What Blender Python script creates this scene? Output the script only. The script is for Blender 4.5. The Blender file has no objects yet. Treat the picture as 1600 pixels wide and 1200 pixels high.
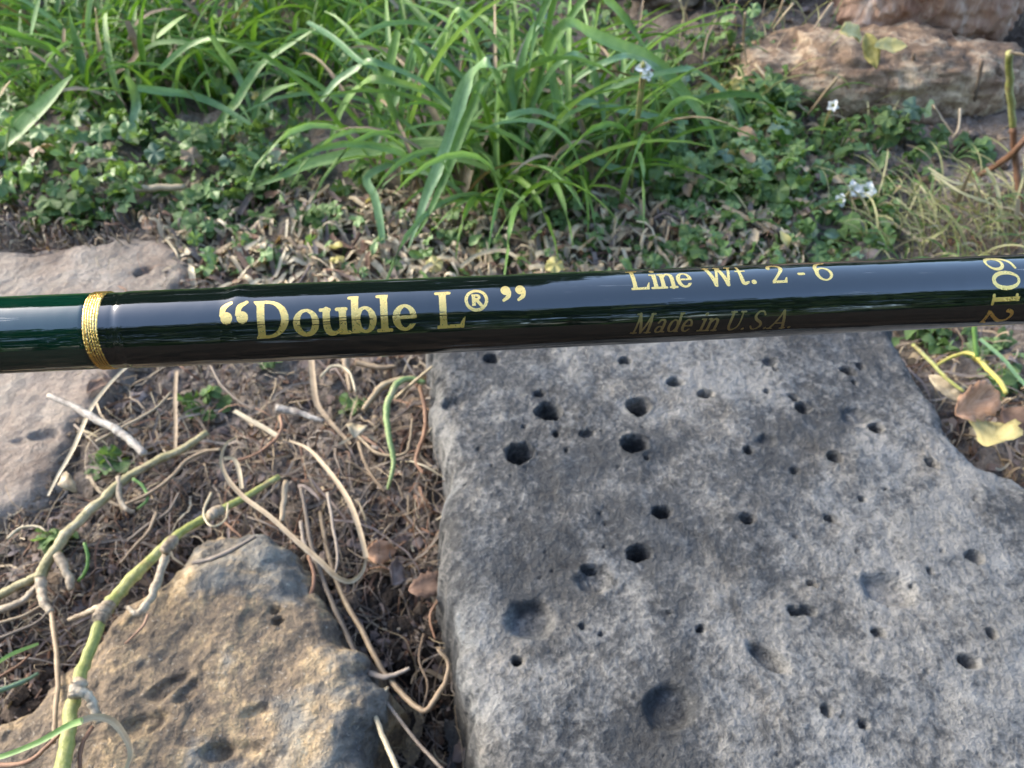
import bpy, math, random
import numpy as np
from mathutils import Vector, Matrix, Quaternion

random.seed(7)
rng = np.random.default_rng(11)
C = bpy.context.scene.collection
SC = bpy.context.scene

# ------------------------------------------------------------------ camera, sky, sun, exposure
CAM_H, PITCH, FPX = 0.26, math.radians(48.0), 1155.0
cd = bpy.data.cameras.new("camera")
cam = bpy.data.objects.new("camera", cd)
C.objects.link(cam)
cam.location = (0, 0, CAM_H)
cam.rotation_euler = (math.radians(90) - PITCH, 0, 0)
cd.sensor_width = 36.0
cd.lens = FPX / 1600 * 36.0
cd.clip_start, cd.clip_end = 0.005, 300
cd.dof.use_dof = True
cd.dof.focus_distance = 0.108
cd.dof.aperture_fstop = 50.0
SC.camera = cam

SUN_EL, SUN_AZ = math.radians(32), math.radians(-62)      # azimuth measured from +Y towards +X
w = bpy.data.worlds.new("World")
SC.world = w
w.use_nodes = True
wn = w.node_tree
bg = wn.nodes["Background"]
sky = wn.nodes.new("ShaderNodeTexSky")
sky.sky_type = 'NISHITA'
sky.sun_disc = False
sky.sun_elevation = SUN_EL
sky.sun_rotation = SUN_AZ
sky.dust_density = 2.5
sky.air_density = 1.0
sky.ozone_density = 1.5
wn.links.new(sky.outputs[0], bg.inputs[0])
bg.inputs[1].default_value = 0.15

sl = bpy.data.lights.new("sun", 'SUN')
sun = bpy.data.objects.new("sun", sl)
C.objects.link(sun)
sl.energy = 1.4
sl.angle = math.radians(34)
sl.color = (1.0, 0.91, 0.76)
sd = Vector((math.sin(SUN_AZ) * math.cos(SUN_EL), math.cos(SUN_AZ) * math.cos(SUN_EL), math.sin(SUN_EL)))
sun.rotation_euler = sd.to_track_quat('Z', 'Y').to_euler()
sun.location = sd * 5

SC.view_settings.view_transform = 'Standard'
SC.view_settings.look = 'None'
SC.view_settings.exposure = 2.42
SC.view_settings.gamma = 1.0
SC.view_settings.use_curve_mapping = False

# ------------------------------------------------------------------ geometry helpers
FW = np.array([0, math.cos(PITCH), -math.sin(PITCH)])
UP = np.array([0, math.sin(PITCH), math.cos(PITCH)])
RT = np.array([1.0, 0, 0])
CP = np.array([0, 0, CAM_H])

def ray(u, v):
    return FW + (u - 800) / FPX * RT + (600 - v) / FPX * UP

def P(u, v, h=0.0):
    """ground point seen at a spot of the photograph, at height h"""
    d = ray(u, v)
    return CP + d * ((h - CAM_H) / d[2])

def mmpx(u, v, h=0.0):
    d = ray(u, v)
    return ((h - CAM_H) / d[2]) / FPX

_perm = np.random.default_rng(3).permutation(256)
_ga = np.random.default_rng(4).uniform(0, 2 * np.pi, 256)
_gx, _gy = np.cos(_ga), np.sin(_ga)

def pnoise(x, y, seed=0):
    x = np.asarray(x, float) + seed * 17.31
    y = np.asarray(y, float) + seed * 9.77
    xi, yi = np.floor(x).astype(int), np.floor(y).astype(int)
    xf, yf = x - xi, y - yi
    u = xf * xf * xf * (xf * (xf * 6 - 15) + 10)
    v = yf * yf * yf * (yf * (yf * 6 - 15) + 10)
    def g(ix, iy, dx, dy):
        h = _perm[(_perm[ix & 255] + iy) & 255]
        return _gx[h] * dx + _gy[h] * dy
    a = g(xi, yi, xf, yf); b = g(xi + 1, yi, xf - 1, yf)
    c = g(xi, yi + 1, xf, yf - 1); d = g(xi + 1, yi + 1, xf - 1, yf - 1)
    return (a + u * (b - a)) * (1 - v) + (c + u * (d - c)) * v

def fbm(x, y, oct=4, seed=0, gain=0.5):
    s, a, f = 0, 1.0, 1.0
    for k in range(oct):
        s = s + a * pnoise(np.asarray(x) * f, np.asarray(y) * f, seed + k * 3)
        a *= gain; f *= 2.03
    return s

def sstep(a, b, x):
    t = np.clip((np.asarray(x, float) - a) / (b - a), 0, 1)
    return t * t * (3 - 2 * t)

def raw_mesh(name, verts, faces, mats, smooth=True, mat_idx=None, across=None):
    me = bpy.data.meshes.new(name)
    me.from_pydata([tuple(map(float, v)) for v in verts] if not isinstance(verts, np.ndarray) else verts.tolist(), [],
                   faces.tolist() if isinstance(faces, np.ndarray) else faces)
    for m in (mats if isinstance(mats, (list, tuple)) else [mats]):
        me.materials.append(m)
    if smooth:
        me.polygons.foreach_set("use_smooth", np.ones(len(me.polygons), dtype=bool))
    if mat_idx is not None:
        me.polygons.foreach_set("material_index", np.asarray(mat_idx, dtype=np.int32))
    if across is not None:
        at = me.attributes.new("across", 'FLOAT', 'POINT')
        at.data.foreach_set("value", np.asarray(across, dtype=np.float32))
    me.update()
    return me

def rib_across(V): return np.tile([0.0, 0.5, 1.0], len(V) // 3)

def link(name, me, parent=None, loc=None):
    o = bpy.data.objects.new(name, me)
    C.objects.link(o)
    if parent is not None:
        o.parent = parent
    if loc is not None:
        o.location = loc
    return o

def tag(o, label=None, cat=None, group=None, kind=None):
    if label: o["label"] = label
    if cat: o["category"] = cat
    if group: o["group"] = group
    if kind: o["kind"] = kind
    return o

def thing(name, label, cat, loc=(0, 0, 0), group=None):
    o = bpy.data.objects.new(name, None)
    o.empty_display_size = 0.01
    C.objects.link(o)
    o.location = loc
    return tag(o, label, cat, group)

def recentre(me, org):
    co = np.empty(len(me.vertices) * 3)
    me.vertices.foreach_get("co", co)
    co = co.reshape(-1, 3) - np.asarray(org)
    me.vertices.foreach_set("co", co.ravel())
    me.update()
    return me

class MB:
    """collects verts, faces and material numbers for one mesh"""
    def __init__(s): s.v, s.f, s.m, s.a, s.n = [], [], [], [], 0
    def add(s, v, f, mi=0, rib=False):
        v = np.asarray(v, float)
        s.a.append(rib_across(v) + random.random() * 9 if rib else np.full(len(v), random.random() * 9))
        s.v.append(v)
        s.f += [[i + s.n for i in q] for q in f]
        s.m += [mi] * len(f)
        s.n += len(v)
    def mesh(s, name, mats, smooth=True):
        return raw_mesh(name, np.concatenate(s.v), s.f, mats, smooth, s.m, np.concatenate(s.a))

def spline(pts, n):
    """Catmull-Rom through rows of pts, n samples"""
    p = np.asarray(pts, float)
    if len(p) == 2:
        t = np.linspace(0, 1, n)[:, None]
        return p[0] * (1 - t) + p[1] * t
    q = np.vstack([2 * p[0] - p[1], p, 2 * p[-1] - p[-2]])
    out = []
    for t in np.linspace(0, len(p) - 1 - 1e-9, n):
        i = int(t); f = t - i
        a, b, c, d = q[i], q[i + 1], q[i + 2], q[i + 3]
        out.append(0.5 * ((2 * b) + (c - a) * f + (2 * a - 5 * b + 4 * c - d) * f * f + (3 * b - a - 3 * c + d) * f ** 3))
    return np.array(out)

def tube(pts, rad, seg=8, n=None, nodes=0.0, wob=0.0):
    p = np.asarray(pts, float)
    n = n or max(6, len(p) * 3)
    c = spline(p, n)
    r = np.interp(np.linspace(0, 1, n), np.linspace(0, 1, len(rad)), rad) if np.ndim(rad) else np.full(n, rad)
    if nodes:
        k = np.arange(n)
        r = r * (1 + nodes * np.exp(-(((k % 7) - 3) / 0.8) ** 2))
    k_ = np.arange(n) * 0.55
    jx = float(p[0, 0]) * 400
    r = r * (1 + 0.16 * pnoise(k_, k_ * 0 + jx, 3) + 0.12 * pnoise(k_ * 2.3, k_ * 0 + jx, 7))
    if n > 12:
        c = c + np.stack([pnoise(k_ * .7, k_ * 0 + jx, q) for q in (11, 13, 17)], -1) * (0.5 * r)[:, None] * np.sin(np.linspace(0, math.pi, n))[:, None]
    tn = np.gradient(c, axis=0)
    tn /= np.linalg.norm(tn, axis=1)[:, None] + 1e-12
    V, F = [], []
    ref = np.array([0.13, 0.21, 1.0])
    for i in range(n):
        a = np.cross(tn[i], ref); a /= np.linalg.norm(a) + 1e-12
        b = np.cross(tn[i], a)
        for k in range(seg):
            th = 2 * math.pi * k / seg
            rr = r[i] * (1 + wob * math.sin(3.1 * i + 2.3 * k))
            V.append(c[i] + rr * (math.cos(th) * a + math.sin(th) * b))
    for i in range(n - 1):
        for k in range(seg):
            F.append([i * seg + k, i * seg + (k + 1) % seg, (i + 1) * seg + (k + 1) % seg, (i + 1) * seg + k])
    F.append(list(range(seg))[::-1]); F.append([(n - 1) * seg + k for k in range(seg)])
    return np.array(V), F

def ribbon(pts, wid, n=None, fold=0.35, twist=(0, 0), up=(0, -0.55, 0.8)):
    """a grass-like strip, V-folded along its midrib"""
    p = np.asarray(pts, float)
    n = n or max(8, len(p) * 3)
    c = spline(p, n)
    wd = np.interp(np.linspace(0, 1, n), np.linspace(0, 1, len(wid)), wid)
    tn = np.gradient(c, axis=0)
    tn /= np.linalg.norm(tn, axis=1)[:, None] + 1e-12
    upv = np.array(up, float)
    tw = np.linspace(twist[0], twist[1], n)
    V, F = [], []
    for i in range(n):
        s = np.cross(tn[i], upv)
        if np.linalg.norm(s) < 1e-3: s = np.array([1.0, 0, 0])
        s /= np.linalg.norm(s)
        nn = np.cross(s, tn[i])
        s2 = math.cos(tw[i]) * s + math.sin(tw[i]) * nn
        n2 = -math.sin(tw[i]) * s + math.cos(tw[i]) * nn
        V += [c[i] - s2 * wd[i] / 2 + n2 * wd[i] * fold * 0.5, c[i], c[i] + s2 * wd[i] / 2 + n2 * wd[i] * fold * 0.5]
    for i in range(n - 1):
        a = i * 3
        F += [[a, a + 1, a + 4, a + 3], [a + 1, a + 2, a + 5, a + 4]]
    return np.array(V), F

# ------------------------------------------------------------------ materials
class NT:
    def __init__(s, name):
        s.m = bpy.data.materials.new(name)
        s.m.use_nodes = True
        s.t = s.m.node_tree
        s.b = s.t.nodes["Principled BSDF"]
        s.out = s.t.nodes["Material Output"]
    def n(s, typ, ins=None, **props):
        nd = s.t.nodes.new(typ)
        for k, v in props.items(): setattr(nd, k, v)
        for k, v in (ins or {}).items():
            if isinstance(v, bpy.types.NodeSocket): s.t.links.new(v, nd.inputs[k])
            else: nd.inputs[k].default_value = v
        return nd
    def set(s, **kw):
        for k, v in kw.items():
            k = k.replace("_", " ")
            if isinstance(v, bpy.types.NodeSocket): s.t.links.new(v, s.b.inputs[k])
            else: s.b.inputs[k].default_value = v
    def noise(s, vec, scale, detail=4, rough=0.55, dist=0.0):
        return s.n("ShaderNodeTexNoise", {"Vector": vec, "Scale": scale, "Detail": detail, "Roughness": rough, "Distortion": dist}).outputs[0]
    def ramp(s, fac, stops, interp='LINEAR'):
        nd = s.n("ShaderNodeValToRGB", {"Fac": fac})
        cr = nd.color_ramp; cr.interpolation = interp
        while len(cr.elements) < len(stops): cr.elements.new(0.5)
        for e, (p, c) in zip(cr.elements, stops):
            e.position = p
            e.color = (*c, 1) if len(c) == 3 else c
        return nd.outputs[0]
    def mix(s, fac, a, b, mode='MIX'):
        nd = s.n("ShaderNodeMix", data_type='RGBA', blend_type=mode)
        for k, v in ((0, fac), (6, a), (7, b)):
            if isinstance(v, bpy.types.NodeSocket): s.t.links.new(v, nd.inputs[k])
            else: nd.inputs[k].default_value = (*v, 1) if isinstance(v, tuple) and len(v) == 3 else v
        return nd.outputs[2]
    def math(s, op, a, b=0.0):
        nd = s.n("ShaderNodeMath", operation=op)
        for k, v in ((0, a), (1, b)):
            if isinstance(v, bpy.types.NodeSocket): s.t.links.new(v, nd.inputs[k])
            else: nd.inputs[k].default_value = v
        return nd.outputs[0]
    def bump(s, height, dist=0.001, strength=1.0):
        return s.n("ShaderNodeBump", {"Height": height, "Distance": dist, "Strength": strength}).outputs[0]
    def obj(s): return s.n("ShaderNodeTexCoord").outputs["Object"]
    def geo(s): return s.n("ShaderNodeNewGeometry").outputs["Position"]

def stone_mat(name, dark, mid, light, warm, warm_amt, cool, sc=1.0, lo=0.38, hi=0.66, speck=0.6, crust=0.3):
    m = NT(name); v = m.obj()
    big = m.noise(v, 22 * sc, 5, 0.6, 0.4)
    med = m.noise(v, 120 * sc, 5, 0.65, 0.3)
    fin = m.noise(v, 900 * sc, 3, 0.7)
    f2 = m.noise(v, 420 * sc, 4, 0.7)
    t = m.math('ADD', m.math('MULTIPLY', big, 0.42), m.math('ADD', m.math('MULTIPLY', med, 0.28), m.math('ADD', m.math('MULTIPLY', fin, 0.16), m.math('MULTIPLY', f2, 0.20))))
    col = m.ramp(t, [(lo, dark), ((lo + hi) / 2, mid), (hi, light)])
    wm = m.ramp(m.noise(v, 34 * sc, 4, 0.6, 0.6), [(0.5 - warm_amt * 0.2, (0, 0, 0)), (0.5 + 0.3 - warm_amt * 0.2, (1, 1, 1))])
    col = m.mix(m.math('MULTIPLY', wm, 0.75), col, m.mix(1.0, col, warm, 'MULTIPLY'))
    cm = m.ramp(m.noise(v, 60 * sc, 3, 0.6), [(0.5, (0, 0, 0)), (0.7, (1, 1, 1))])
    col = m.mix(m.math('MULTIPLY', cm, 0.6), col, m.mix(1.0, col, cool, 'MULTIPLY'))
    sp = m.ramp(fin, [(0.64, (0, 0, 0)), (0.72, (1, 1, 1))])
    col = m.mix(m.math('MULTIPLY', sp, speck * 0.55), col, light)
    sd_ = m.ramp(m.noise(v, 700 * sc, 2, 0.6), [(0.30, (1, 1, 1)), (0.38, (0, 0, 0))])
    col = m.mix(m.math('MULTIPLY', sd_, speck * 0.7), col, tuple(0.5 * c for c in dark))
    pt = m.ramp(m.math('ADD', m.math('MULTIPLY', m.noise(v, 16 * sc, 4, 0.65, 0.8), 0.62), m.math('MULTIPLY', f2, 0.38)), [(0.50, (0, 0, 0)), (0.60, (1, 1, 1))])
    col = m.mix(m.math('MULTIPLY', pt, crust), col, m.mix(fin, light, tuple(1.25 * c for c in light)))
    h = m.math('ADD', m.math('MULTIPLY', f2, 1.0), m.math('ADD', m.math('MULTIPLY', fin, 0.5), m.math('MULTIPLY', med, 1.2)))
    m.set(Base_Color=col, Roughness=0.86, Specular_IOR_Level=0.35, Normal=m.bump(h, 0.0016 / sc, 0.9))
    return m.m

M = {}
M['basalt'] = stone_mat("basalt_stone", (0.011, 0.012, 0.0135), (0.044, 0.047, 0.050), (0.19, 0.19, 0.182), (1.12, 1.0, 0.86), 0.35, (0.72, 0.82, 0.95), 1.0, 0.385, 0.655, 0.4, 0.5)
def dirty(mat):
    # earth ground into the face in patches
    nt = mat.node_tree; b = nt.nodes['Principled BSDF']; src = b.inputs['Base Color'].links[0].from_socket
    tc = nt.nodes.new('ShaderNodeTexCoord'); nz = nt.nodes.new('ShaderNodeTexNoise'); nz.inputs['Scale'].default_value = 38; nz.inputs['Detail'].default_value = 6; nz.inputs['Roughness'].default_value = .7
    nt.links.new(tc.outputs['Object'], nz.inputs['Vector'])
    rp = nt.nodes.new('ShaderNodeValToRGB'); rp.color_ramp.elements[0].position = .50; rp.color_ramp.elements[1].position = .68
    nt.links.new(nz.outputs[0], rp.inputs[0])
    mx = nt.nodes.new('ShaderNodeMix'); mx.data_type = 'RGBA'
    nt.links.new(rp.outputs[0], mx.inputs[0]); nt.links.new(src, mx.inputs[6]); mx.inputs[7].default_value = (0.13, 0.10, 0.08, 1)
    nt.links.new(mx.outputs[2], b.inputs['Base Color'])
    return mat
M['paver'] = dirty(stone_mat("pale_sandstone", (0.10, 0.085, 0.07), (0.20, 0.175, 0.147), (0.32, 0.285, 0.245), (1.1, 0.95, 0.85), 0.4, (0.95, 0.97, 0.98), 1.3, 0.36, 0.66, 0.45))

def tan_rock():
    m = NT("ochre_fieldstone"); v = m.obj()
    big = m.noise(v, 26, 5, 0.62, 0.8)
    med = m.noise(v, 110, 5, 0.65, 0.3)
    fin = m.noise(v, 700, 3, 0.7)
    t = m.math('ADD', m.math('MULTIPLY', big, 0.5), m.math('ADD', m.math('MULTIPLY', med, 0.26), m.math('MULTIPLY', m.noise(v, 420, 4, 0.75), 0.27)))
    col = m.ramp(t, [(0.36, (0.034, 0.030, 0.026)), (0.44, (0.095, 0.076, 0.058)), (0.505, (0.165, 0.126, 0.085)), (0.56, (0.31, 0.23, 0.132)), (0.65, (0.48, 0.40, 0.275))])
    gm = m.ramp(m.noise(v, 30, 4, 0.6, 0.5), [(0.53, (0, 0, 0)), (0.62, (1, 1, 1))])
    col = m.mix(m.math('MULTIPLY', gm, 0.8), col, m.ramp(med, [(0.35, (0.045, 0.05, 0.055)), (0.65, (0.17, 0.175, 0.165))]))
    sp = m.ramp(fin, [(0.62, (0, 0, 0)), (0.70, (1, 1, 1))])
    col = m.mix(m.math('MULTIPLY', sp, 0.4), col, (0.55, 0.5, 0.4))
    h = m.math('ADD', m.math('MULTIPLY', fin, 0.6), m.math('MULTIPLY', med, 1.6))
    m.set(Base_Color=col, Roughness=0.88, Specular_IOR_Level=0.3, Normal=m.bump(h, 0.0022, 0.9))
    return m.m
M['tanrock'] = tan_rock()

def wall_rock(name, a, b, c, grain):
    m = NT(name); v = m.obj()
    mp = m.n("ShaderNodeMapping", {"Vector": v, "Scale": (1, 1, grain)}).outputs[0]
    big = m.noise(mp, 30, 6, 0.65, 0.7)
    fin = m.noise(mp, 260, 4, 0.7)
    t = m.math('ADD', m.math('MULTIPLY', big, 0.7), m.math('MULTIPLY', fin, 0.3))
    col = m.ramp(t, [(0.36, a), (0.5, b), (0.64, c)])
    m.set(Base_Color=col, Roughness=0.9, Specular_IOR_Level=0.2, Normal=m.bump(m.math('ADD', big, m.math('MULTIPLY', fin, 0.5)), 0.004, 0.9))
    return m.m
M['wall_brown'] = wall_rock("weathered_brown_stone", (0.07, 0.045, 0.032), (0.24, 0.165, 0.108), (0.58, 0.46, 0.31), 1.0)
M['wall_red'] = wall_rock("reddish_streaked_stone", (0.20, 0.10, 0.065), (0.38, 0.255, 0.185), (0.60, 0.52, 0.45), 0.18)
M['wall_grey'] = wall_rock("greyish_brown_stone", (0.07, 0.055, 0.05), (0.2, 0.17, 0.15), (0.36, 0.32, 0.29), 1.0)

def soil_mat():
    m = NT("dark_soil"); v = m.geo()
    big = m.noise(v, 14, 5, 0.6, 0.5); med = m.noise(v, 130, 5, 0.7, 0.4); fin = m.noise(v, 700, 3, 0.7)
    t = m.math('ADD', m.math('MULTIPLY', big, 0.3), m.math('ADD', m.math('MULTIPLY', med, 0.45), m.math('MULTIPLY', fin, 0.25)))
    near_soil = m.ramp(t, [(0.36, (0.009, 0.007, 0.006)), (0.5, (0.033, 0.025, 0.02)), (0.66, (0.11, 0.085, 0.068))])
    dry = m.ramp(t, [(0.36, (0.05, 0.041, 0.034)), (0.5, (0.17, 0.14, 0.115)), (0.66, (0.37, 0.32, 0.265))])  # paler soil ramp, used farther back
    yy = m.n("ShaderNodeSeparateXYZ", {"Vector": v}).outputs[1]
    dm = m.ramp(m.math('ADD', m.math('MULTIPLY', yy, 3.2), m.math('MULTIPLY', big, 0.5)), [(0.55, (0, 0, 0)), (0.85, (1, 1, 1))])   # darker soil in the foreground, paler farther back, broken up by noise
    col = m.mix(dm, near_soil, dry)
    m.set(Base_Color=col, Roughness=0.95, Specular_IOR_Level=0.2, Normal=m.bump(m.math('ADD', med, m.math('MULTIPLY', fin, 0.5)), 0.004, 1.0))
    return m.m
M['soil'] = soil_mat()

def plant_mat(name, a, b, c, transl=0.35, rough=0.5, along=None, spec=0.4, streaks=1.1, vscale=260):
    """leaf colour: object-to-object variation between a, b, c, plus blotches; light passes through"""
    m = NT(name); v = m.obj()
    rnd = m.math('FRACT', m.math('ADD', m.n("ShaderNodeObjectInfo").outputs["Random"], m.n("ShaderNodeNewGeometry").outputs["Random Per Island"]))
    n = m.math('ADD', m.math('MULTIPLY', m.noise(v, vscale, 4, 0.6), 0.6), m.math('MULTIPLY', m.noise(v, vscale * 0.28, 3, 0.6), 0.4))
    f = m.math('ADD', m.math('MULTIPLY', rnd, 0.75), m.math('MULTIPLY', m.math('SUBTRACT', n, 0.5), 1.5))
    ac = m.n("ShaderNodeAttribute", attribute_name="across").outputs["Fac"]
    vec = m.n("ShaderNodeCombineXYZ", {0: m.math('MULTIPLY', ac, 7.0), 1: m.math('MULTIPLY', n, 0.8), 2: m.math('MULTIPLY', rnd, 20.0)}).outputs[0]
    streak = m.noise(vec, 1.0, 2, 0.6)
    f = m.math('ADD', f, m.math('MULTIPLY', m.math('SUBTRACT', streak, 0.5), streaks))
    col = m.ramp(m.math('ADD', f, 0.12), [(0.05, a), (0.5, b), (0.95, c)])
    m.set(Base_Color=col, Roughness=rough, Specular_IOR_Level=spec, Normal=m.bump(n, 0.0008, 0.7))
    tr = m.n("ShaderNodeBsdfTranslucent", {"Color": m.mix(1.0, col, (1.0, 1.05, 0.55), 'MULTIPLY')}).outputs[0]
    mx = m.n("ShaderNodeMixShader", {"Fac": transl}).outputs[0].node
    m.t.links.new(m.b.outputs[0], mx.inputs[1]); m.t.links.new(tr, mx.inputs[2])
    m.t.links.new(mx.outputs[0], m.out.inputs[0])
    return m.m
M['grass'] = plant_mat("green_grass", (0.10, 0.20, 0.045), (0.165, 0.30, 0.09), (0.25, 0.39, 0.135), 0.38, 0.42)
M['grass_dark'] = plant_mat("deep_green_grass", (0.06, 0.145, 0.015), (0.10, 0.21, 0.03), (0.155, 0.27, 0.055), 0.42, 0.45)
M['grass_blue'] = plant_mat("bluish_grass", (0.10, 0.20, 0.075), (0.16, 0.285, 0.125), (0.225, 0.36, 0.18), 0.3, 0.33)
M['fine_grass'] = plant_mat("pale_fine_grass", (0.24, 0.26, 0.11), (0.40, 0.39, 0.19), (0.54, 0.49, 0.30), 0.3, 0.5)
M['straw'] = plant_mat("dry_straw", (0.17, 0.12, 0.075), (0.29, 0.22, 0.14), (0.42, 0.34, 0.23), 0.12, 0.6)
M['straw_pale'] = plant_mat("bleached_straw", (0.25, 0.19, 0.115), (0.38, 0.315, 0.205), (0.52, 0.46, 0.33), 0.12, 0.5)
M['straw_grey'] = plant_mat("greyed_straw", (0.10, 0.08, 0.062), (0.18, 0.145, 0.115), (0.29, 0.245, 0.20), 0.1, 0.65)
M['rust_root'] = plant_mat("rusty_root", (0.12, 0.062, 0.035), (0.20, 0.105, 0.062), (0.30, 0.18, 0.11), 0.05, 0.65)
M['leaf'] = plant_mat("weed_leaf_green", (0.10, 0.18, 0.055), (0.165, 0.275, 0.10), (0.25, 0.37, 0.16), 0.38, 0.45, vscale=220)
M['leaf_dark'] = plant_mat("dark_leaf_green", (0.075, 0.145, 0.04), (0.12, 0.205, 0.065), (0.17, 0.26, 0.095), 0.38, 0.45)
M['leaf_grey'] = plant_mat("grey_green_leaf", (0.085, 0.15, 0.085), (0.135, 0.21, 0.135), (0.20, 0.275, 0.19), 0.25, 0.4)
M['leaf_yellow'] = plant_mat("yellowing_leaf", (0.34, 0.30, 0.08), (0.48, 0.42, 0.15), (0.56, 0.50, 0.24), 0.25, 0.5)
M['dead_pink'] = plant_mat("pinkish_dead_leaf", (0.38, 0.21, 0.12), (0.52, 0.32, 0.20), (0.62, 0.43, 0.29), 0.25, 0.75, spec=0.2, streaks=1.6)
M['dead_yellow'] = plant_mat("dull_yellow_dead_leaf", (0.24, 0.19, 0.08), (0.36, 0.31, 0.14), (0.45, 0.40, 0.2), 0.25, 0.75, spec=0.2, streaks=1.6)
M['yellow_stalk'] = plant_mat("yellow_stalk", (0.3, 0.27, 0.06), (0.42, 0.38, 0.1), (0.5, 0.45, 0.2), 0.1, 0.5)
M['dead_brown'] = plant_mat("brown_dead_leaf", (0.09, 0.055, 0.04), (0.17, 0.105, 0.075), (0.27, 0.18, 0.13), 0.25, 0.75, spec=0.2, streaks=1.6)
M['dead_grey'] = plant_mat("greyish_dead_leaf", (0.13, 0.10, 0.09), (0.2, 0.16, 0.145), (0.28, 0.235, 0.215), 0.25, 0.75, spec=0.2, streaks=1.6)
M['petal'] = plant_mat("white_petal", (0.68, 0.68, 0.66), (0.75, 0.75, 0.74), (0.8, 0.8, 0.8), 0.25, 0.5)
M['added_hedge_leaf'] = plant_mat("added_hedge_leaf", (0.02, 0.05, 0.015), (0.035, 0.08, 0.022), (0.05, 0.1, 0.03), 0.2, 0.5)
M['bark'] = wall_rock("grey_brown_bark", (0.05, 0.035, 0.025), (0.12, 0.09, 0.065), (0.2, 0.16, 0.12), 0.3)

def stem_mat(name, a, b, c, node=(0.3, 0.24, 0.15)):
    m = NT(name); v = m.obj()
    n = m.noise(v, 75, 4, 0.65, 0.5); f = m.noise(v, 620, 4, 0.7)
    ac = m.n("ShaderNodeAttribute", attribute_name="across").outputs["Fac"]
    st = m.noise(m.n("ShaderNodeCombineXYZ", {0: m.math('MULTIPLY', ac, 6.0), 1: m.math('MULTIPLY', n, 2.0), 2: 0.0}).outputs[0], 1.0, 2, 0.6)
    col = m.ramp(m.math('ADD', m.math('MULTIPLY', n, 0.5), m.math('ADD', m.math('MULTIPLY', f, 0.25), m.math('MULTIPLY', st, 0.25))), [(0.38, a), (0.5, b), (0.60, c)])
    pat = m.ramp(m.noise(v, 140, 4, 0.65), [(0.55, (0, 0, 0)), (0.66, (1, 1, 1))])
    col = m.mix(m.math('MULTIPLY', pat, 0.75), col, node)
    m.set(Base_Color=col, Roughness=0.55, Specular_IOR_Level=0.4, Normal=m.bump(m.math('ADD', f, n), 0.0008, 0.8))
    return m.m
M['runner_green'] = stem_mat("yellow_green_stem", (0.13, 0.16, 0.035), (0.24, 0.255, 0.07), (0.36, 0.34, 0.15), (0.22, 0.15, 0.07))
M['runner_tan'] = stem_mat("tan_green_stem", (0.13, 0.125, 0.05), (0.25, 0.22, 0.11), (0.40, 0.34, 0.22), (0.15, 0.10, 0.06))
M['sprout_green'] = stem_mat("soft_green_stem", (0.10, 0.18, 0.05), (0.19, 0.27, 0.10), (0.30, 0.33, 0.16))
M['shoot_white'] = stem_mat("whitish_shoot", (0.13, 0.095, 0.06), (0.26, 0.21, 0.145), (0.42, 0.37, 0.28), (0.11, 0.075, 0.048))
M['twig_white'] = stem_mat("bleached_twig", (0.15, 0.125, 0.10), (0.30, 0.27, 0.23), (0.46, 0.43, 0.375), (0.13, 0.10, 0.08))

# rod finish
def rod_mat(name, base, base2, rough):
    m = NT(name); v = m.obj()
    mp = m.n("ShaderNodeMapping", {"Vector": v, "Scale": (14, 420, 420)}).outputs[0]
    sc_ = m.noise(mp, 1.0, 5, 0.7)
    mp2 = m.n("ShaderNodeMapping", {"Vector": v, "Scale": (60, 1500, 1500)}).outputs[0]
    s2 = m.noise(mp2, 1.0, 3, 0.6, 0.3)
    low = m.noise(v, 110, 3, 0.5)
    scr = m.ramp(s2, [(0.645, (0, 0, 0)), (0.70, (1, 1, 1))])
    dust = m.ramp(m.noise(v, 340, 4, 0.7), [(0.55, (0, 0, 0)), (0.75, (1, 1, 1))])
    col = m.mix(low, base, base2)
    col = m.mix(m.math('MULTIPLY', scr, 0.30), col, (0.20, 0.22, 0.23))
    r = m.math('ADD', m.math('MULTIPLY', scr, 0.22), m.math('ADD', rough, m.math('MULTIPLY', dust, 0.14)))
    nb = m.bump(m.math('ADD', m.math('MULTIPLY', sc_, 0.5), m.math('ADD', m.math('MULTIPLY', low, 2.6), m.math('MULTIPLY', scr, 0.15))), 0.00004, 0.8)
    m.set(Base_Color=col, Roughness=r, IOR=1.95, Normal=nb)
    return m.m
M['rod_black'] = rod_mat("black_green_varnish", (0.0025, 0.0045, 0.004), (0.004, 0.007, 0.0055), 0.06)
M['rod_green'] = rod_mat("bottle_green_varnish", (0.001, 0.014, 0.008), (0.002, 0.022, 0.012), 0.05)

def gold_mat(name, col1, col2, rough, worn):
    m = NT(name); v = m.obj()
    n = m.noise(v, 900, 4, 0.6); k = m.noise(v, 2600, 2, 0.6)
    col = m.mix(n, col1, col2)
    m.set(Base_Color=col, Metallic=0.93, Roughness=m.math('ADD', rough, m.math('MULTIPLY', k, 0.2)), Normal=m.bump(k, 0.00006 if name != 'gold_metallic_thread' else 0.0002, 0.8))
    return m.m
M['gold_print'] = gold_mat("gold_foil_print", (0.95, 0.60, 0.15), (1.0, 0.73, 0.27), 0.20, 0)
M['gold_shaded'] = gold_mat("shaded_gold_print", (0.45, 0.36, 0.16), (0.5, 0.42, 0.22), 0.25, 0)  # darker gold: the dark reflection on the low lettering is painted in
M['gold_thread'] = gold_mat("gold_metallic_thread", (0.95, 0.52, 0.10), (1.0, 0.75, 0.28), 0.10, 0)

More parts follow.
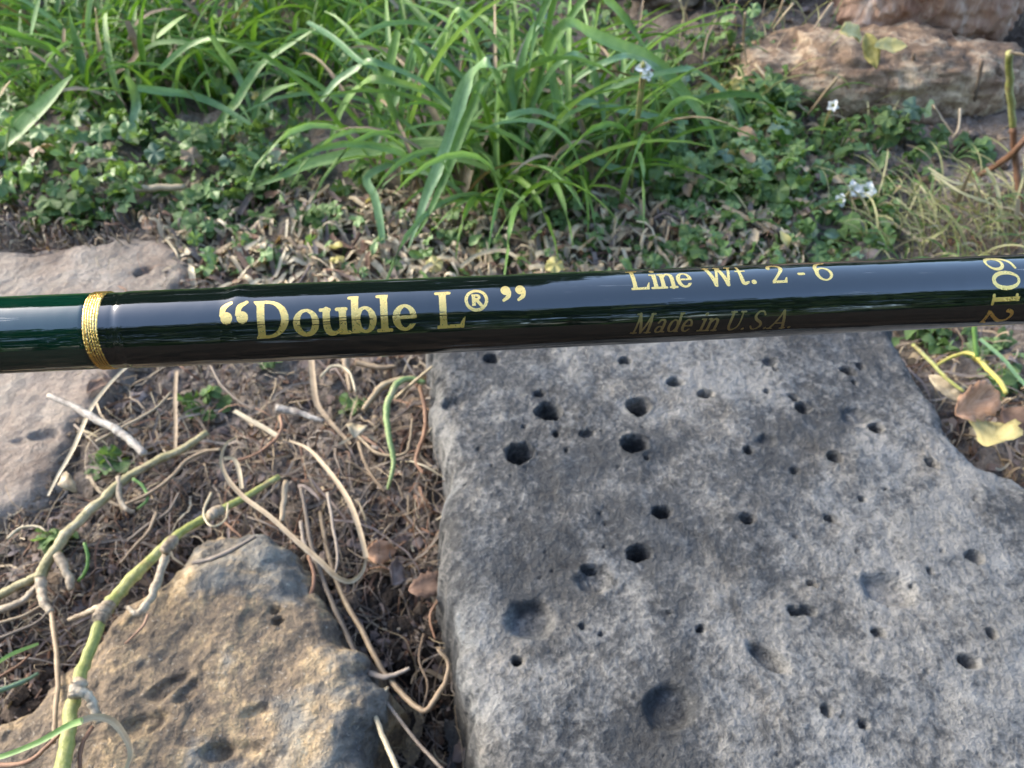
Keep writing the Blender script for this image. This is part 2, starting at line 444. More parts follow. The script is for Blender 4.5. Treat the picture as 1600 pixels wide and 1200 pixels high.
# ------------------------------------------------------------------ ground
def ground_h(x, y):
    x = np.asarray(x, float); y = np.asarray(y, float)
    near = np.exp(-((x ** 2 + (y - 0.3) ** 2) / 1.2))
    h = 0.010 * fbm(x * 9, y * 9, 3, 1) * near + 0.006 * fbm(x * 55, y * 55, 4, 5, 0.6) * near
    bank = sstep(0.495, 0.56, y + 0.02 * pnoise(x * 14, y * 3, 8)) * sstep(0.02, 0.16, x) * 0.034
    bank = bank + 0.03 * sstep(0.5, 0.9, y) * (1 - sstep(0.02, 0.16, x))
    bank = bank - 0.055 * np.exp(-(((x - 0.36) / 0.035) ** 2 + ((y - 0.565) / 0.03) ** 2))
    left = 0.012 * sstep(0.2, 0.42, y)
    gap = -0.022 * np.exp(-(((x + 0.030) / 0.028) ** 2 + ((y - 0.045) / 0.075) ** 2))
    return h + bank + left + gap - 0.004

def gz(p):
    return float(ground_h(p[0], p[1]))

def make_ground():
    def axis(lo, hi, step, far):
        core = np.arange(lo, hi, step)
        out_ = []; d = step; p = hi
        while p < far:
            out_.append(p); d *= 1.35; p += d
        inn = []; d = step; p = lo
        while p > -far:
            d *= 1.35; p -= d; inn.append(p)
        return np.concatenate([inn[::-1], core, out_])
    xs = axis(-0.42, 0.52, 0.0024, 120); ys = axis(-0.06, 0.80, 0.0024, 120)
    X, Y = np.meshgrid(xs, ys)
    Z = ground_h(X, Y)
    nx, ny = len(xs), len(ys)
    V = np.stack([X, Y, Z], -1).reshape(-1, 3)
    i = (np.arange(ny - 1)[:, None] * nx + np.arange(nx - 1)[None]).ravel()
    F = np.stack([i, i + 1, i + nx + 1, i + nx], -1)
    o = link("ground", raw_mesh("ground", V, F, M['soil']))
    o["kind"] = "structure"
make_ground()

# ------------------------------------------------------------------ stones
def poly_sdf(px, py, poly):
    """signed distance (positive inside) for grid points"""
    poly = np.asarray(poly)
    d2 = np.full(px.shape, 1e9); ins = np.zeros(px.shape, bool)
    n = len(poly)
    for k in range(n):
        ax, ay = poly[k]; bx, by = poly[(k + 1) % n]
        ex, ey = bx - ax, by - ay
        t = np.clip(((px - ax) * ex + (py - ay) * ey) / (ex * ex + ey * ey), 0, 1)
        d2 = np.minimum(d2, (px - ax - t * ex) ** 2 + (py - ay - t * ey) ** 2)
        c = ((ay > py) != (by > py)) & (px < ex * (py - ay) / (ey if abs(ey) > 1e-12 else 1e-12) + ax)
        ins ^= c
    return np.where(ins, 1, -1) * np.sqrt(d2)

def flat_stone(name, outline_px, top, cell, mat, rough, edge_r, pits, label, cat, seed, dome=0.0, bumps=0.0, low=-0.02, edge_n=0.004, step=0.0):
    pl = np.array([P(u, v, top - edge_r * 0.3)[:2] for u, v in outline_px])
    pl = spline(np.vstack([pl, pl[:1]]), len(pl) * 5)[:-1]
    lo, hi = pl.min(0) - 0.008, pl.max(0) + 0.008
    xs = np.arange(lo[0], hi[0], cell); ys = np.arange(lo[1], hi[1], cell)
    X, Y = np.meshgrid(xs, ys)
    D = poly_sdf(X, Y, pl)
    D = D + edge_n * fbm(X * 70, Y * 70, 4, seed) * 0.8
    e = np.clip(D / edge_r, 0, 1)
    Z = top - edge_r * (1 - np.sqrt(np.clip(1 - (1 - e) ** 2, 0, 1))) * 1.0
    Z = np.where(D < 0, top - edge_r + D * 9.0, Z)
    ctr = pl.mean(0)
    if dome:
        Z = Z + dome * (np.clip(D / 0.05, 0, 1) ** 0.6 - 1)
    if bumps:
        Z = Z + bumps * fbm(X * 24, Y * 24, 4, seed + 20, 0.5)
    Z = Z + rough * fbm(X * 95, Y * 95, 3, seed + 40, 0.55) + rough * 0.28 * fbm(X * 430, Y * 430, 3, seed + 60, 0.65)
    if step:
        s_ = fbm(X * 30, Y * 30, 4, seed + 90)
        Z = Z - step * sstep(0.02, 0.06, s_) + step * 0.7 * sstep(-0.30, -0.26, s_)
    for (u, v, ru, rv, dep, rot) in pits:
        c = P(u, v, top)[:2]; k = mmpx(u, v, top)
        fs = abs(ray(u, v)[2]) / np.linalg.norm(ray(u, v))      # vertical foreshortening
        ra, rb = ru * k, rv * k / fs
        dx, dy = X - c[0], Y - c[1]
        cr, sr = math.cos(rot), math.sin(rot)
        q = np.sqrt(((dx * cr + dy * sr) / ra) ** 2 + ((-dx * sr + dy * cr) / rb) ** 2)
        q = q * (1 + 0.36 * pnoise(X * 0.6 / ra, Y * 0.6 / ra, seed + int(u) % 50) + 0.2 * pnoise(X * 1.7 / ra, Y * 1.7 / ra, seed + int(v) % 50))
        Z = Z - dep * (1.9 if dep > .8 else 1.2) * np.sqrt(ra * rb) * (1 - sstep(0.62 if dep > .8 else 0.5, 1.05, q))
        if dep > .8: Z = Z + 0.10 * np.sqrt(ra * rb) * np.exp(-((q - 1.12) / .1) ** 2)
    Z = np.maximum(Z, low)
    keep = D > -0.010
    nx = len(xs)
    idx = -np.ones(X.size, int)
    cellk = keep[:-1, :-1] & keep[1:, :-1] & keep[:-1, 1:] & keep[1:, 1:]
    ii = (np.arange(len(ys) - 1)[:, None] * nx + np.arange(nx - 1)[None])[cellk]
    F = np.stack([ii, ii + 1, ii + nx + 1, ii + nx], -1)
    used = np.unique(F)
    idx[used] = np.arange(len(used))
    V = np.stack([X.ravel(), Y.ravel(), Z.ravel()], -1)[used]
    me = raw_mesh(name, V - np.array([ctr[0], ctr[1], 0]), idx[F], mat)
    o = link(name, me, None, (ctr[0], ctr[1], 0))
    return tag(o, label, cat)

def zpit(zx, zy, zr, zr2=None, d=1.2, rot=0.0):
    return (640 + zx * .6, 520 + zy * .6, zr * .66, (zr2 or zr * .78) * .66, d * 1.1, rot)
pits = [zpit(365, 203, 29, 22, 1.7), zpit(597, 190, 29, 21, 1.5), zpit(288, 313, 32, 25, 1.6), zpit(585, 290, 35, 23, 1.3), zpit(690, 130, 22, 10, 0.9),
        zpit(768, 160, 18, 11, 1.5), zpit(1000, 170, 12, 8, 1.5), zpit(1022, 198, 20, 14, 1.8), zpit(935, 278, 24, 17, 0.45), zpit(883, 305, 12, 9, 2),
        zpit(460, 262, 17, 10, 1.2), zpit(1110, 322, 20, 13, 1.0, -.6), zpit(655, 468, 24, 16, 1.6), zpit(880, 488, 20, 11, 1.1), zpit(600, 572, 28, 19, 1.7),
        zpit(480, 640, 44, 34, 0.32), zpit(320, 740, 66, 50, 0.42), zpit(280, 855, 13, 11, 2), zpit(1005, 722, 17, 12, 1.6), zpit(1038, 722, 18, 12, 1.4),
        zpit(1250, 665, 70, 42, 0.36, -.35), zpit(945, 850, 58, 24, 0.6, -.7), zpit(675, 965, 64, 54, 0.40), zpit(1470, 585, 20, 14, 0.8), zpit(1512, 787, 14, 11, 1.6),
        zpit(1455, 855, 26, 15, 1.2, -.3), zpit(1360, 340, 14, 10, 1.2), zpit(1215, 250, 18, 12, 0.9), zpit(760, 770, 11, 9, 1.5), zpit(1085, 985, 15, 12, 1.3),
        zpit(1180, 1020, 15, 11, 1.2), zpit(210, 65, 20, 12, 0.9), zpit(340, 160, 14, 9, 1.2), zpit(560, 72, 16, 10, 1.2), zpit(938, 78, 18, 12, 0.7),
        zpit(1140, 100, 18, 11, 0.9), zpit(1175, 85, 10, 8, 1.5), zpit(1095, 480, 14, 9, 1.2), zpit(1220, 782, 16, 10, 1.0), zpit(1355, 622, 8, 7, 1.6),
        zpit(1047, 650, 9, 7, 1.6), zpit(1005, 355, 12, 7, 1.2), zpit(470, 610, 22, 10, 0.9), zpit(110, 185, 30, 16, 0.5), zpit(1180, 430, 9, 7, 1.3),
        zpit(450, 760, 9, 7, 1.2), zpit(500, 780, 7, 6, 1.4), zpit(1160, 215, 36, 24, 0.3), zpit(380, 260, 10, 7, 1.2), zpit(930, 155, 7, 6, 1.4)]
for k in range(70):
    pits.append((random.uniform(700, 1640), random.uniform(560, 1260), random.uniform(2.0, 4.5), random.uniform(1.6, 3.4), random.uniform(0.7, 1.5), random.uniform(-1, 1)))
TOP = 0.030
flat_stone("basalt_slab", [(668, 520), (670, 560), (676, 610), (682, 660), (692, 705), (702, 745), (688, 780), (680, 805), (686, 850), (692, 905), (706, 960), (718, 1030), (736, 1100),
                           (752, 1200), (775, 1330), (1000, 1400), (1400, 1400), (1800, 1380), (1830, 1100), (1740, 880), (1660, 775), (1562, 738), (1502, 702), (1476, 655),
                           (1444, 612), (1424, 575), (1408, 530), (1380, 505), (1200, 498), (950, 505), (760, 508)],
           TOP, 0.00062, M['basalt'], 0.0009, 0.010, pits, "large blue grey volcanic stone slab full of small dark pits", "stone", 2, 0.0, 0.0016, edge_n=0.005)
tp = [(430, 962, 13, 7, 1.0, .2), (424, 944, 9, 6, .9, 0), (292, 1082, 24, 11, 0.6, .9), (334, 1172, 30, 14, .62, .2), (262, 1070, 44, 14, 0.45, .6), (395, 1108, 22, 8, .6, .4), (380, 1180, 70, 30, .25, 0), (230, 1130, 46, 16, .35, .3)]
flat_stone("ochre_rock", [(275, 872), (312, 842), (362, 828), (420, 834), (468, 870), (505, 930), (545, 992), (585, 1040), (594, 1085), (578, 1150), (572, 1220), (578, 1330), (300, 1390),
                          (0, 1400), (-130, 1260), (-20, 1135), (70, 1062), (130, 1000), (190, 940), (255, 895)],
           0.024, 0.0007, M['tanrock'], 0.0013, 0.013, tp, "rough ochre and grey rock at the lower left with one dark hollow", "rock", 6, 0.0045, 0.0032, edge_n=0.006, step=0.0009)
flat_stone("paving_stone", [(-420, 470), (-160, 405), (20, 392), (110, 384), (200, 374), (262, 372), (290, 395), (300, 425), (285, 455), (262, 480), (240, 520), (214, 556), (180, 600),
                            (145, 655), (112, 705), (88, 752), (70, 790), (20, 806), (-60, 815), (-300, 840), (-480, 700)],
           0.009, 0.0009, M['paver'], 0.0010, 0.009, [(65, 680, 26, 8, .6, .1), (225, 420, 14, 6, .8, 0), (60, 395, 30, 4, .5, 0), (30, 690, 14, 6, .5, 0), (215, 425, 8, 5, 1, 0)],
           "flat pale pinkish paving stone passing under the rod at the left", "stone", 13, 0.0, 0.0016, edge_n=0.006)

def boulder(name, c, size, mat, label, seed, disp=0.16, squ=3.2, parts_res=44):
    """rounded block: cube sphere pushed to a superellipsoid and roughened"""
    n = parts_res
    V, F, idx = [], [], {}
    def vid(p):
        k = tuple(np.round(p, 5))
        if k not in idx: idx[k] = len(V); V.append(p)
        return idx[k]
    g = np.linspace(-1, 1, n + 1)
    for ax in range(3):
        for sgn in (-1, 1):
            for i in range(n):
                for j in range(n):
                    q = []
                    for a, b in ((g[i], g[j]), (g[i + 1], g[j]), (g[i + 1], g[j + 1]), (g[i], g[j + 1])):
                        p = np.zeros(3); p[ax] = sgn; p[(ax + 1) % 3] = a; p[(ax + 2) % 3] = b
                        q.append(vid(p))
                    F.append(q if sgn > 0 else q[::-1])
    V = np.array(V)
    r = (np.abs(V) ** squ).sum(1) ** (1 / squ)
    V = V / r[:, None]
    S = np.array(size) / 2
    W = V * S
    d = fbm(W[:, 0] * 22 + W[:, 2] * 9, W[:, 1] * 22 + W[:, 2] * 17, 5, seed, 0.55)
    d2 = fbm(W[:, 0] * 120 + W[:, 1] * 60, W[:, 2] * 120 + W[:, 1] * 70, 4, seed + 9, 0.6)
    W = W * (1 + disp * d)[:, None] + V * (0.0035 * d2)[:, None]
    me = raw_mesh(name, W, F, mat)
    return tag(link(name, me, None, c), label, "stone")
boulder("wall_stone", (0.252, 0.507, 0.006), (0.215, 0.078, 0.082), M['wall_brown'], "long rough brown and tan stone at the foot of the stone bank", 3, 0.16, 2.8)
boulder("wall_stone", (0.298, 0.592, 0.062), (0.130, 0.120, 0.082), M['wall_red'], "reddish streaked stone block lying above the long brown stone", 5, 0.07, 5.0)
boulder("wall_stone", (0.150, 0.625, 0.062), (0.140, 0.120, 0.064), M['wall_grey'], "greyish brown stone at the top edge left of the reddish block", 8, 0.12)
boulder("wall_stone", (0.436, 0.490, 0.012), (0.100, 0.080, 0.070), M['wall_grey'], "dark brown stone cut by the right edge beside the shadowed gap", 11, 0.12)

# ------------------------------------------------------------------ fishing rod
# two points on the axis fixed by the ends seen in the photograph
RA = CP + ray(0, 524.0) * 0.1002
RB = CP + ray(1600, 452) * 0.1155
AX = (RB - RA) / np.linalg.norm(RB - RA)
N0 = CP - (RA + RB) / 2; N0 = N0 - AX * N0.dot(AX); N0 /= np.linalg.norm(N0)     # towards the viewer
B0 = np.cross(AX, N0)                                                        # roughly up the picture
if B0.dot(UP) < 0: B0 = -B0
ROD_O = (RA + RB) / 2

def cyl_hit(u, v, R):
    """point of the rod seen at a spot of the photograph: (along axis, angle)"""
    d = ray(u, v); d /= np.linalg.norm(d)
    o = CP - ROD_O
    do, oo = d - AX * d.dot(AX), o - AX * o.dot(AX)
    a, b, c = do.dot(do), 2 * do.dot(oo), oo.dot(oo) - R * R
    disc = max(b * b - 4 * a * c, 0)
    p = o + d * ((-b - math.sqrt(disc)) / (2 * a))
    return p.dot(AX), math.atan2(p.dot(B0), p.dot(N0))

R0 = 0.00545
S_of = lambda u: cyl_hit(u, 523.8 - (523.8 - 455) * u / 1600, R0)[0]
sBandL, sBandR, sStep, sBump = S_of(127), S_of(152), S_of(176), S_of(364)

def rod_r(s, th):
    s = np.asarray(s, float); th = np.asarray(th, float)
    r = R0 - 0.00020 * (1 - sstep(sBump - 0.0022, sBump + 0.0004, s)) * (0.35 + 0.65 * sstep(0.0, 1.2, th))
    r = r + 0.00016 * np.exp(-((s - sBump - 0.0006) / 0.0010) ** 2) * sstep(0.2, 1.3, th)
    r = r - 0.00010 * (1 - sstep(sStep - 0.0003, sStep + 0.0003, s)) - 0.00005 * np.exp(-((s - sStep) / 0.0005) ** 2)
    r = r + 0.000045 * pnoise(s * 75, th * 0.7, 2) + 0.00002 * pnoise(s * 260, th * 1.7, 4)
    return r

def rod_pt(s, th, r):
    return ROD_O + np.multiply.outer(s, AX) + (r * np.cos(th))[..., None] * N0 + (r * np.sin(th))[..., None] * B0

rod = thing("fishing_rod", "glossy dark green fishing rod with gold lettering held level above the stones", "fishing rod", tuple(ROD_O))
# local frame: x along the rod
ROT = Matrix((AX, B0, N0)).transposed() if np.linalg.det(np.array([AX, B0, N0])) > 0 else Matrix((AX, -B0, N0)).transposed()
rod.rotation_mode = 'QUATERNION'
rod.rotation_quaternion = ROT.to_quaternion()
RI = np.array(ROT).T
def to_rod(p): return (np.asarray(p) - ROD_O) @ RI.T

def rod_tube(name, ss, rfun, mat, seg=128, label=None):
    th = np.linspace(-math.pi, math.pi, seg, endpoint=False)
    S, T = np.meshgrid(ss, th, indexing='ij')
    V = to_rod(rod_pt(S.ravel(), T.ravel(), rfun(S, T).ravel()))
    F = []
    for i in range(len(ss) - 1):
        for k in range(seg):
            a, b = i * seg + k, i * seg + (k + 1) % seg
            F.append([a, b, b + seg, a + seg])
    F.append(list(range(seg))[::-1]); F.append([(len(ss) - 1) * seg + k for k in range(seg)])
    o = link(name, raw_mesh(name, V, F, mat), rod)
    if label: o["label"] = label
    return o
sEnd0, sEnd1 = S_of(0) - 0.55, S_of(1600) + 0.75
sv = np.concatenate([np.linspace(sBandL + 0.0004, S_of(1650), 420), np.linspace(S_of(1650) + 0.005, sEnd1, 40)])
def shaft_r(s, th):
    tap = np.clip((s - S_of(1600)) / 0.75, 0, 1)
    return rod_r(s, th) * (1 - 0.45 * tap)
rod_tube("shaft", sv, shaft_r, M['rod_black'], label="black green varnished shaft carrying the gold print")
rod_tube("thread_wrap", np.concatenate([np.linspace(sEnd0, S_of(-60), 20), np.linspace(S_of(-55), sBandL + 0.0002, 90)]),
         lambda s, th: R0 - 0.00023 + 0.00004 * pnoise(s * 60, th * 0.6, 9) - 0.00010 * np.exp(-((s - sBandL) / 0.00025) ** 2),
         M['rod_green'], label="bottle green thread wrap under varnish")
def band():
    mb = MB(); n = 6; wth = (sBandR - sBandL) / n
    seg = 220
    for k in range(n):
        sc = sBandL + (k + 0.5) * wth
        th = np.linspace(-math.pi, math.pi, seg, endpoint=False)
        ph = np.linspace(0, 2 * math.pi, 8, endpoint=False)
        T, PH = np.meshgrid(th, ph, indexing='ij')
        tw = 1 + 0.32 * np.sin(T * 70 + PH * 2 + k * 1.3)
        r = R0 - 0.00030 + (0.00020 * np.sin(PH)) * tw
        s = sc + wth * 0.52 * np.cos(PH) * (1 + 0.1 * np.sin(T * 23 + k * 2)) + 0.00003 * np.sin(T * 5 + k)
        V = to_rod(rod_pt(s.ravel(), T.ravel(), r.ravel()))
        F = []
        for i in range(seg):
            for j in range(8):
                F.append([i * 8 + j, i * 8 + (j + 1) % 8, ((i + 1) % seg) * 8 + (j + 1) % 8, ((i + 1) % seg) * 8 + j])
        mb.add(V, F)
    o = link("gold_band", mb.mesh("gold_band", M['gold_thread']), rod)
    o["label"] = "narrow band of wound gold metallic thread"
band()

# --- lettering: outlines as distance fields, cut into triangles and laid on the shaft
def f_poly(pts): return lambda X, Y: -poly_sdf(X, Y, pts)
def f_ell(cx, cy, rx, ry): return lambda X, Y: (np.sqrt(((X - cx) / rx) ** 2 + ((Y - cy) / ry) ** 2) - 1) * min(rx, ry)
def f_line(pts, rad, n=None):
    p = np.asarray(pts, float)
    c = spline(p, n) if n else p
    r = np.interp(np.linspace(0, 1, len(c)), np.linspace(0, 1, len(rad)), rad) if np.ndim(rad) else np.full(len(c), rad)
    def f(X, Y):
        d = np.full(X.shape, 1e9)
        for i in range(len(c) - 1):
            a, b = c[i], c[i + 1]; e = b - a
            t = np.clip(((X - a[0]) * e[0] + (Y - a[1]) * e[1]) / (e.dot(e) + 1e-9), 0, 1)
            d = np.minimum(d, np.hypot(X - a[0] - t * e[0], Y - a[1] - t * e[1]) - (r[i] * (1 - t) + r[i + 1] * t))
        return d
    return f
def box(x0, y0, x1, y1): return f_poly([(x0, y0), (x1, y0), (x1, y1), (x0, y1)])
def arc_pts(cx, cy, rx, ry, a0, a1, n=24):
    return [(cx + rx * math.cos(math.radians(a)), cy + ry * math.sin(math.radians(a))) for a in np.linspace(a0, a1, n)]

def glyph(ch, w, h, T, t):
    """(adds, subs) in a box w wide, cap height h, stem T, hairline t"""
    x = 0.70 * h
    A, S = [], []
    def stem(cx, y0, y1, wd=T, flare=0.14):
        A.append(f_poly([(cx - wd * (.5 + flare), y0), (cx + wd * (.5 + flare), y0), (cx + wd * .5, y0 + .16 * h), (cx + wd * .5, y1 - .16 * h),
                         (cx + wd * (.5 + flare), y1), (cx - wd * (.5 + flare), y1), (cx - wd * .5, y1 - .16 * h), (cx - wd * .5, y0 + .16 * h)]))
    def serif(x0, x1, y): A.append(f_line([(x0, y), (x1, y)], t * .55))
    if ch == 'q6':
        r = w * .42
        A += [f_ell(r, -r + h - .30 * h + .0 * h + .02 * h, r, r * 1.12), f_line([(r * .25, h * .66), (r * .55, h * .86), (r * 1.75, h * .985)], [r * .45, r * .5, r * .3], 10)]
    elif ch == 'q9':
        r = w * .42
        A += [f_ell(w - r, h - r * 1.12, r, r * 1.12), f_line([(w - r * .28, h * .80), (w - r * .55, h * .66), (w - r * 1.5, h * .56)], [r * .42, r * .45, r * .3], 10)]
    elif ch == 'D':
        A.append(f_poly([(-.01 * w, 0), (.34 * w, 0)] + arc_pts(.34 * w, .5 * h, .66 * w, .5 * h, -90, 90) + [(-.04 * w, h), (-.04 * w, .965 * h), (.05 * w, .86 * h), (.06 * w, .13 * h)]))
        S.append(f_poly([(.06 * w + T, t)] + arc_pts(.36 * w, .5 * h, .64 * w - T * 1.05, .5 * h - t, -90, 90) + [(.06 * w + T, h - t)]))
    elif ch in 'o0O':
        x = h if ch in '0O' else x
        A.append(f_ell(w / 2, x / 2, w / 2, x / 2 + .01 * h)); S.append(f_ell(w / 2, x / 2 + .02 * h, w / 2 - T * .95, x / 2 - t * 1.05))
    elif ch == 'u':
        stem(.78 * w, 0, x); A.append(f_line([(.20 * w, x - T * .3), (.20 * w, .34 * x), (.30 * w, .10 * x), (.52 * w, .075 * x), (.74 * w, .26 * x)], [T * .5, T * .5, T * .46, t * .55, t * .5], 22))
        serif(.0 * w, .3 * w, x - t * .5); serif(.58 * w, .9 * w, x - t * .5); serif(.78 * w, w, t * .5)
    elif ch in 'bd':
        m = 1 if ch == 'b' else -1; X0 = (lambda q: q) if ch == 'b' else (lambda q: w - q)
        A.append(f_ell(X0(.56 * w), x / 2, .44 * w, x / 2)); S.append(f_ell(X0(.55 * w), x / 2, .44 * w - T * .92, x / 2 - t))
        stem(X0(.17 * w), 0.01 * h, h * 1.0, T, .08); A.append(f_line([(X0(-.04 * w), h - t * .5), (X0(.24 * w), h - t * .5)], t * .55))
        if ch == 'd': serif(w * .8, w, t * .5)
    elif ch == 'l':
        stem(.5 * w, 0, h); serif(.02 * w, .6 * w, h - t * .5); serif(.0, w, t * .5)
    elif ch == 'e':
        A.append(f_ell(w / 2, x / 2, w / 2, x / 2)); S.append(f_ell(w * .52, x / 2, w / 2 - T * .95, x / 2 - t * 1.05)); S.append(box(w * .52, .26 * x, w * 1.2, .47 * x))
        A.append(box(w * .15, .45 * x, w * .95, .45 * x + t))
        return A, S, [box(w * .15, .45 * x, w * .96, .45 * x + t)]
    elif ch == 'L':
        stem(.22 * w, 0, h, T, .12); serif(0, .46 * w, h - t * .5); A.append(f_poly([(-.0 * w, 0), (.94 * w, 0), (w, .30 * h), (.93 * w, .26 * h), (.80 * w, t * 1.2), (0, t * 1.1)]))
    elif ch == 'R':
        stem(.22 * w, 0, h, T, .1); A.append(f_ell(.48 * w, .72 * h, .42 * w, .28 * h)); S.append(f_ell(.48 * w, .72 * h, .42 * w - T * .8, .28 * h - t)); A.append(f_line([(.5 * w, .48 * h), (.9 * w, .04 * h)], T * .45))
    elif ch == 'reg':
        r = w / 2; A.append(f_ell(r, r, r, r)); S.append(f_ell(r, r, r - t, r - t))
        a2, s2, = glyph('R', .44 * w, .52 * w, t * 1.1, t * .8)[:2]
        ox, oy = .29 * w, .25 * w
        return A, S, [lambda X, Y: np.maximum(np.minimum.reduce([f(X - ox, Y - oy) for f in a2]), -f_ell(.48 * .44 * w, .72 * .52 * w, .42 * .44 * w - t * .9, .28 * .52 * w - t * .8)(X - ox, Y - oy))]
    elif ch == 'i':
        stem(.5 * w, 0, x); A.append(f_ell(.5 * w, .90 * h, T * .62, T * .62)); serif(.05 * w, .5 * w, x - t * .5); serif(0, w, t * .5)
    elif ch == 'n':
        stem(.18 * w, 0, x); A.append(f_line([(.24 * w, .70 * x), (.45 * w, .93 * x), (.68 * w, .90 * x), (.78 * w, .68 * x), (.78 * w, T * .3)], [t * .5, t * .6, T * .45, T * .5, T * .5], 22))
        serif(0, .2 * w, x - t * .5); serif(.0, .36 * w, t * .5); serif(.6 * w, w, t * .5)
    elif ch == 'W':
        for a, b, r in ((0.08, .28, T * .5), (.28, .5, t * .6), (.5, .72, T * .5), (.72, .95, t * .6)):
            y0, y1 = (h * .97, .04 * h) if r == T * .5 else (.04 * h, h * .97)
            A.append(f_line([(a * w, y0), (b * w, y1)], r))
        serif(0, .2 * w, h - t * .5); serif(.42 * w, .6 * w, h - t * .5); serif(.85 * w, w, h - t * .5)
    elif ch == 't':
        A.append(f_line([(.38 * w, .95 * h), (.38 * w, .2 * h), (.55 * w, .05 * h), (.92 * w, .10 * h)], [T * .3, T * .5, T * .46, t * .5], 18)); A.append(box(0, x - t, .92 * w, x))
    elif ch == '.':
        A.append(f_ell(w / 2, w / 2, w / 2, w / 2))
    elif ch == '-':
        A.append(f_line([(T * .4, .36 * h), (w - T * .4, .36 * h)], T * .42))
    elif ch == '2':
        A.append(f_line([(.12 * w, .74 * h), (.22 * w, .90 * h), (.5 * w, .96 * h), (.80 * w, .86 * h), (.82 * w, .64 * h), (.55 * w, .38 * h), (.14 * w, .07 * h)], [T * .5, T * .42, t * .6, T * .45, T * .5, t * .6, t * .6], 30))
        A.append(f_poly([(.04 * w, 0), (.92 * w, 0), (w, .24 * h), (.9 * w, .22 * h), (.8 * w, t * 1.3), (.1 * w, t * 1.3)]))
    elif ch == '6':
        A.append(f_ell(.5 * w, .33 * h, .5 * w, .33 * h)); S.append(f_ell(.52 * w, .32 * h, .5 * w - T * .9, .33 * h - t))
        return A, S, [f_line([(.07 * w + T * .2, .36 * h), (.16 * w, .66 * h), (.42 * w, .90 * h), (.86 * w, .98 * h)], [T * .42, T * .45, T * .42, t * .5], 18)]
    elif ch == '1':
        stem(.5 * w, 0, h, T, .05); serif(.1 * w, .9 * w, t * .5); serif(.15 * w, .5 * w, h - t * 1.2)
    elif ch == 'M':
        A += [f_line([(.14 * w, 0), (.20 * w, h)], t * .62), f_line([(.20 * w, .96 * h), (.50 * w, .04 * h)], T * .5), f_line([(.50 * w, .04 * h), (.82 * w, .96 * h)], t * .6), f_line([(.82 * w, .96 * h), (.86 * w, .02 * h)], T * .5)]
        serif(0, .28 * w, t * .4); serif(.72 * w, w, t * .4); serif(.06 * w, .24 * w, h - t * .4); serif(.78 * w, .95 * w, h - t * .4)
    elif ch == 'a':
        A.append(f_line([(.15 * w, .78 * x), (.35 * w, .97 * x), (.65 * w, .92 * x), (.70 * w, .68 * x), (.70 * w, .15 * x), (.95 * w, .04 * x)], [t * .6, t * .6, T * .45, T * .5, T * .5, t * .5], 24))
        A.append(f_ell(.38 * w, .27 * x, .36 * w, .29 * x)); S.append(f_ell(.38 * w, .27 * x, .36 * w - T * .75, .29 * x - t))
    elif ch == 'U':
        A.append(f_line([(.16 * w, h * .97), (.16 * w, .34 * h), (.32 * w, .08 * h), (.55 * w, .05 * h), (.80 * w, .22 * h), (.84 * w, .5 * h), (.84 * w, .97 * h)], [T * .5, T * .5, T * .42, t * .6, t * .55, t * .5, t * .5], 30))
        serif(0, .36 * w, h - t * .4); serif(.7 * w, w, h - t * .4)
    elif ch == 'S':
        A.append(f_line([(.86 * w, .80 * h), (.68 * w, .95 * h), (.36 * w, .95 * h), (.18 * w, .76 * h), (.34 * w, .57 * h), (.68 * w, .43 * h), (.84 * w, .24 * h), (.64 * w, .05 * h), (.32 * w, .05 * h), (.10 * w, .22 * h)], [t * .5, t * .5, t * .6, T * .46, T * .5, T * .5, T * .46, t * .6, t * .5, t * .5], 44))
    elif ch == 'A':
        A += [f_line([(.10 * w, .02 * h), (.52 * w, .98 * h)], t * .6), f_line([(.52 * w, .96 * h), (.88 * w, .02 * h)], T * .5), f_line([(.26 * w, .34 * h), (.76 * w, .34 * h)], t * .5)]
        serif(0, .24 * w, t * .4); serif(.74 * w, w, t * .4)
    return A, S, []

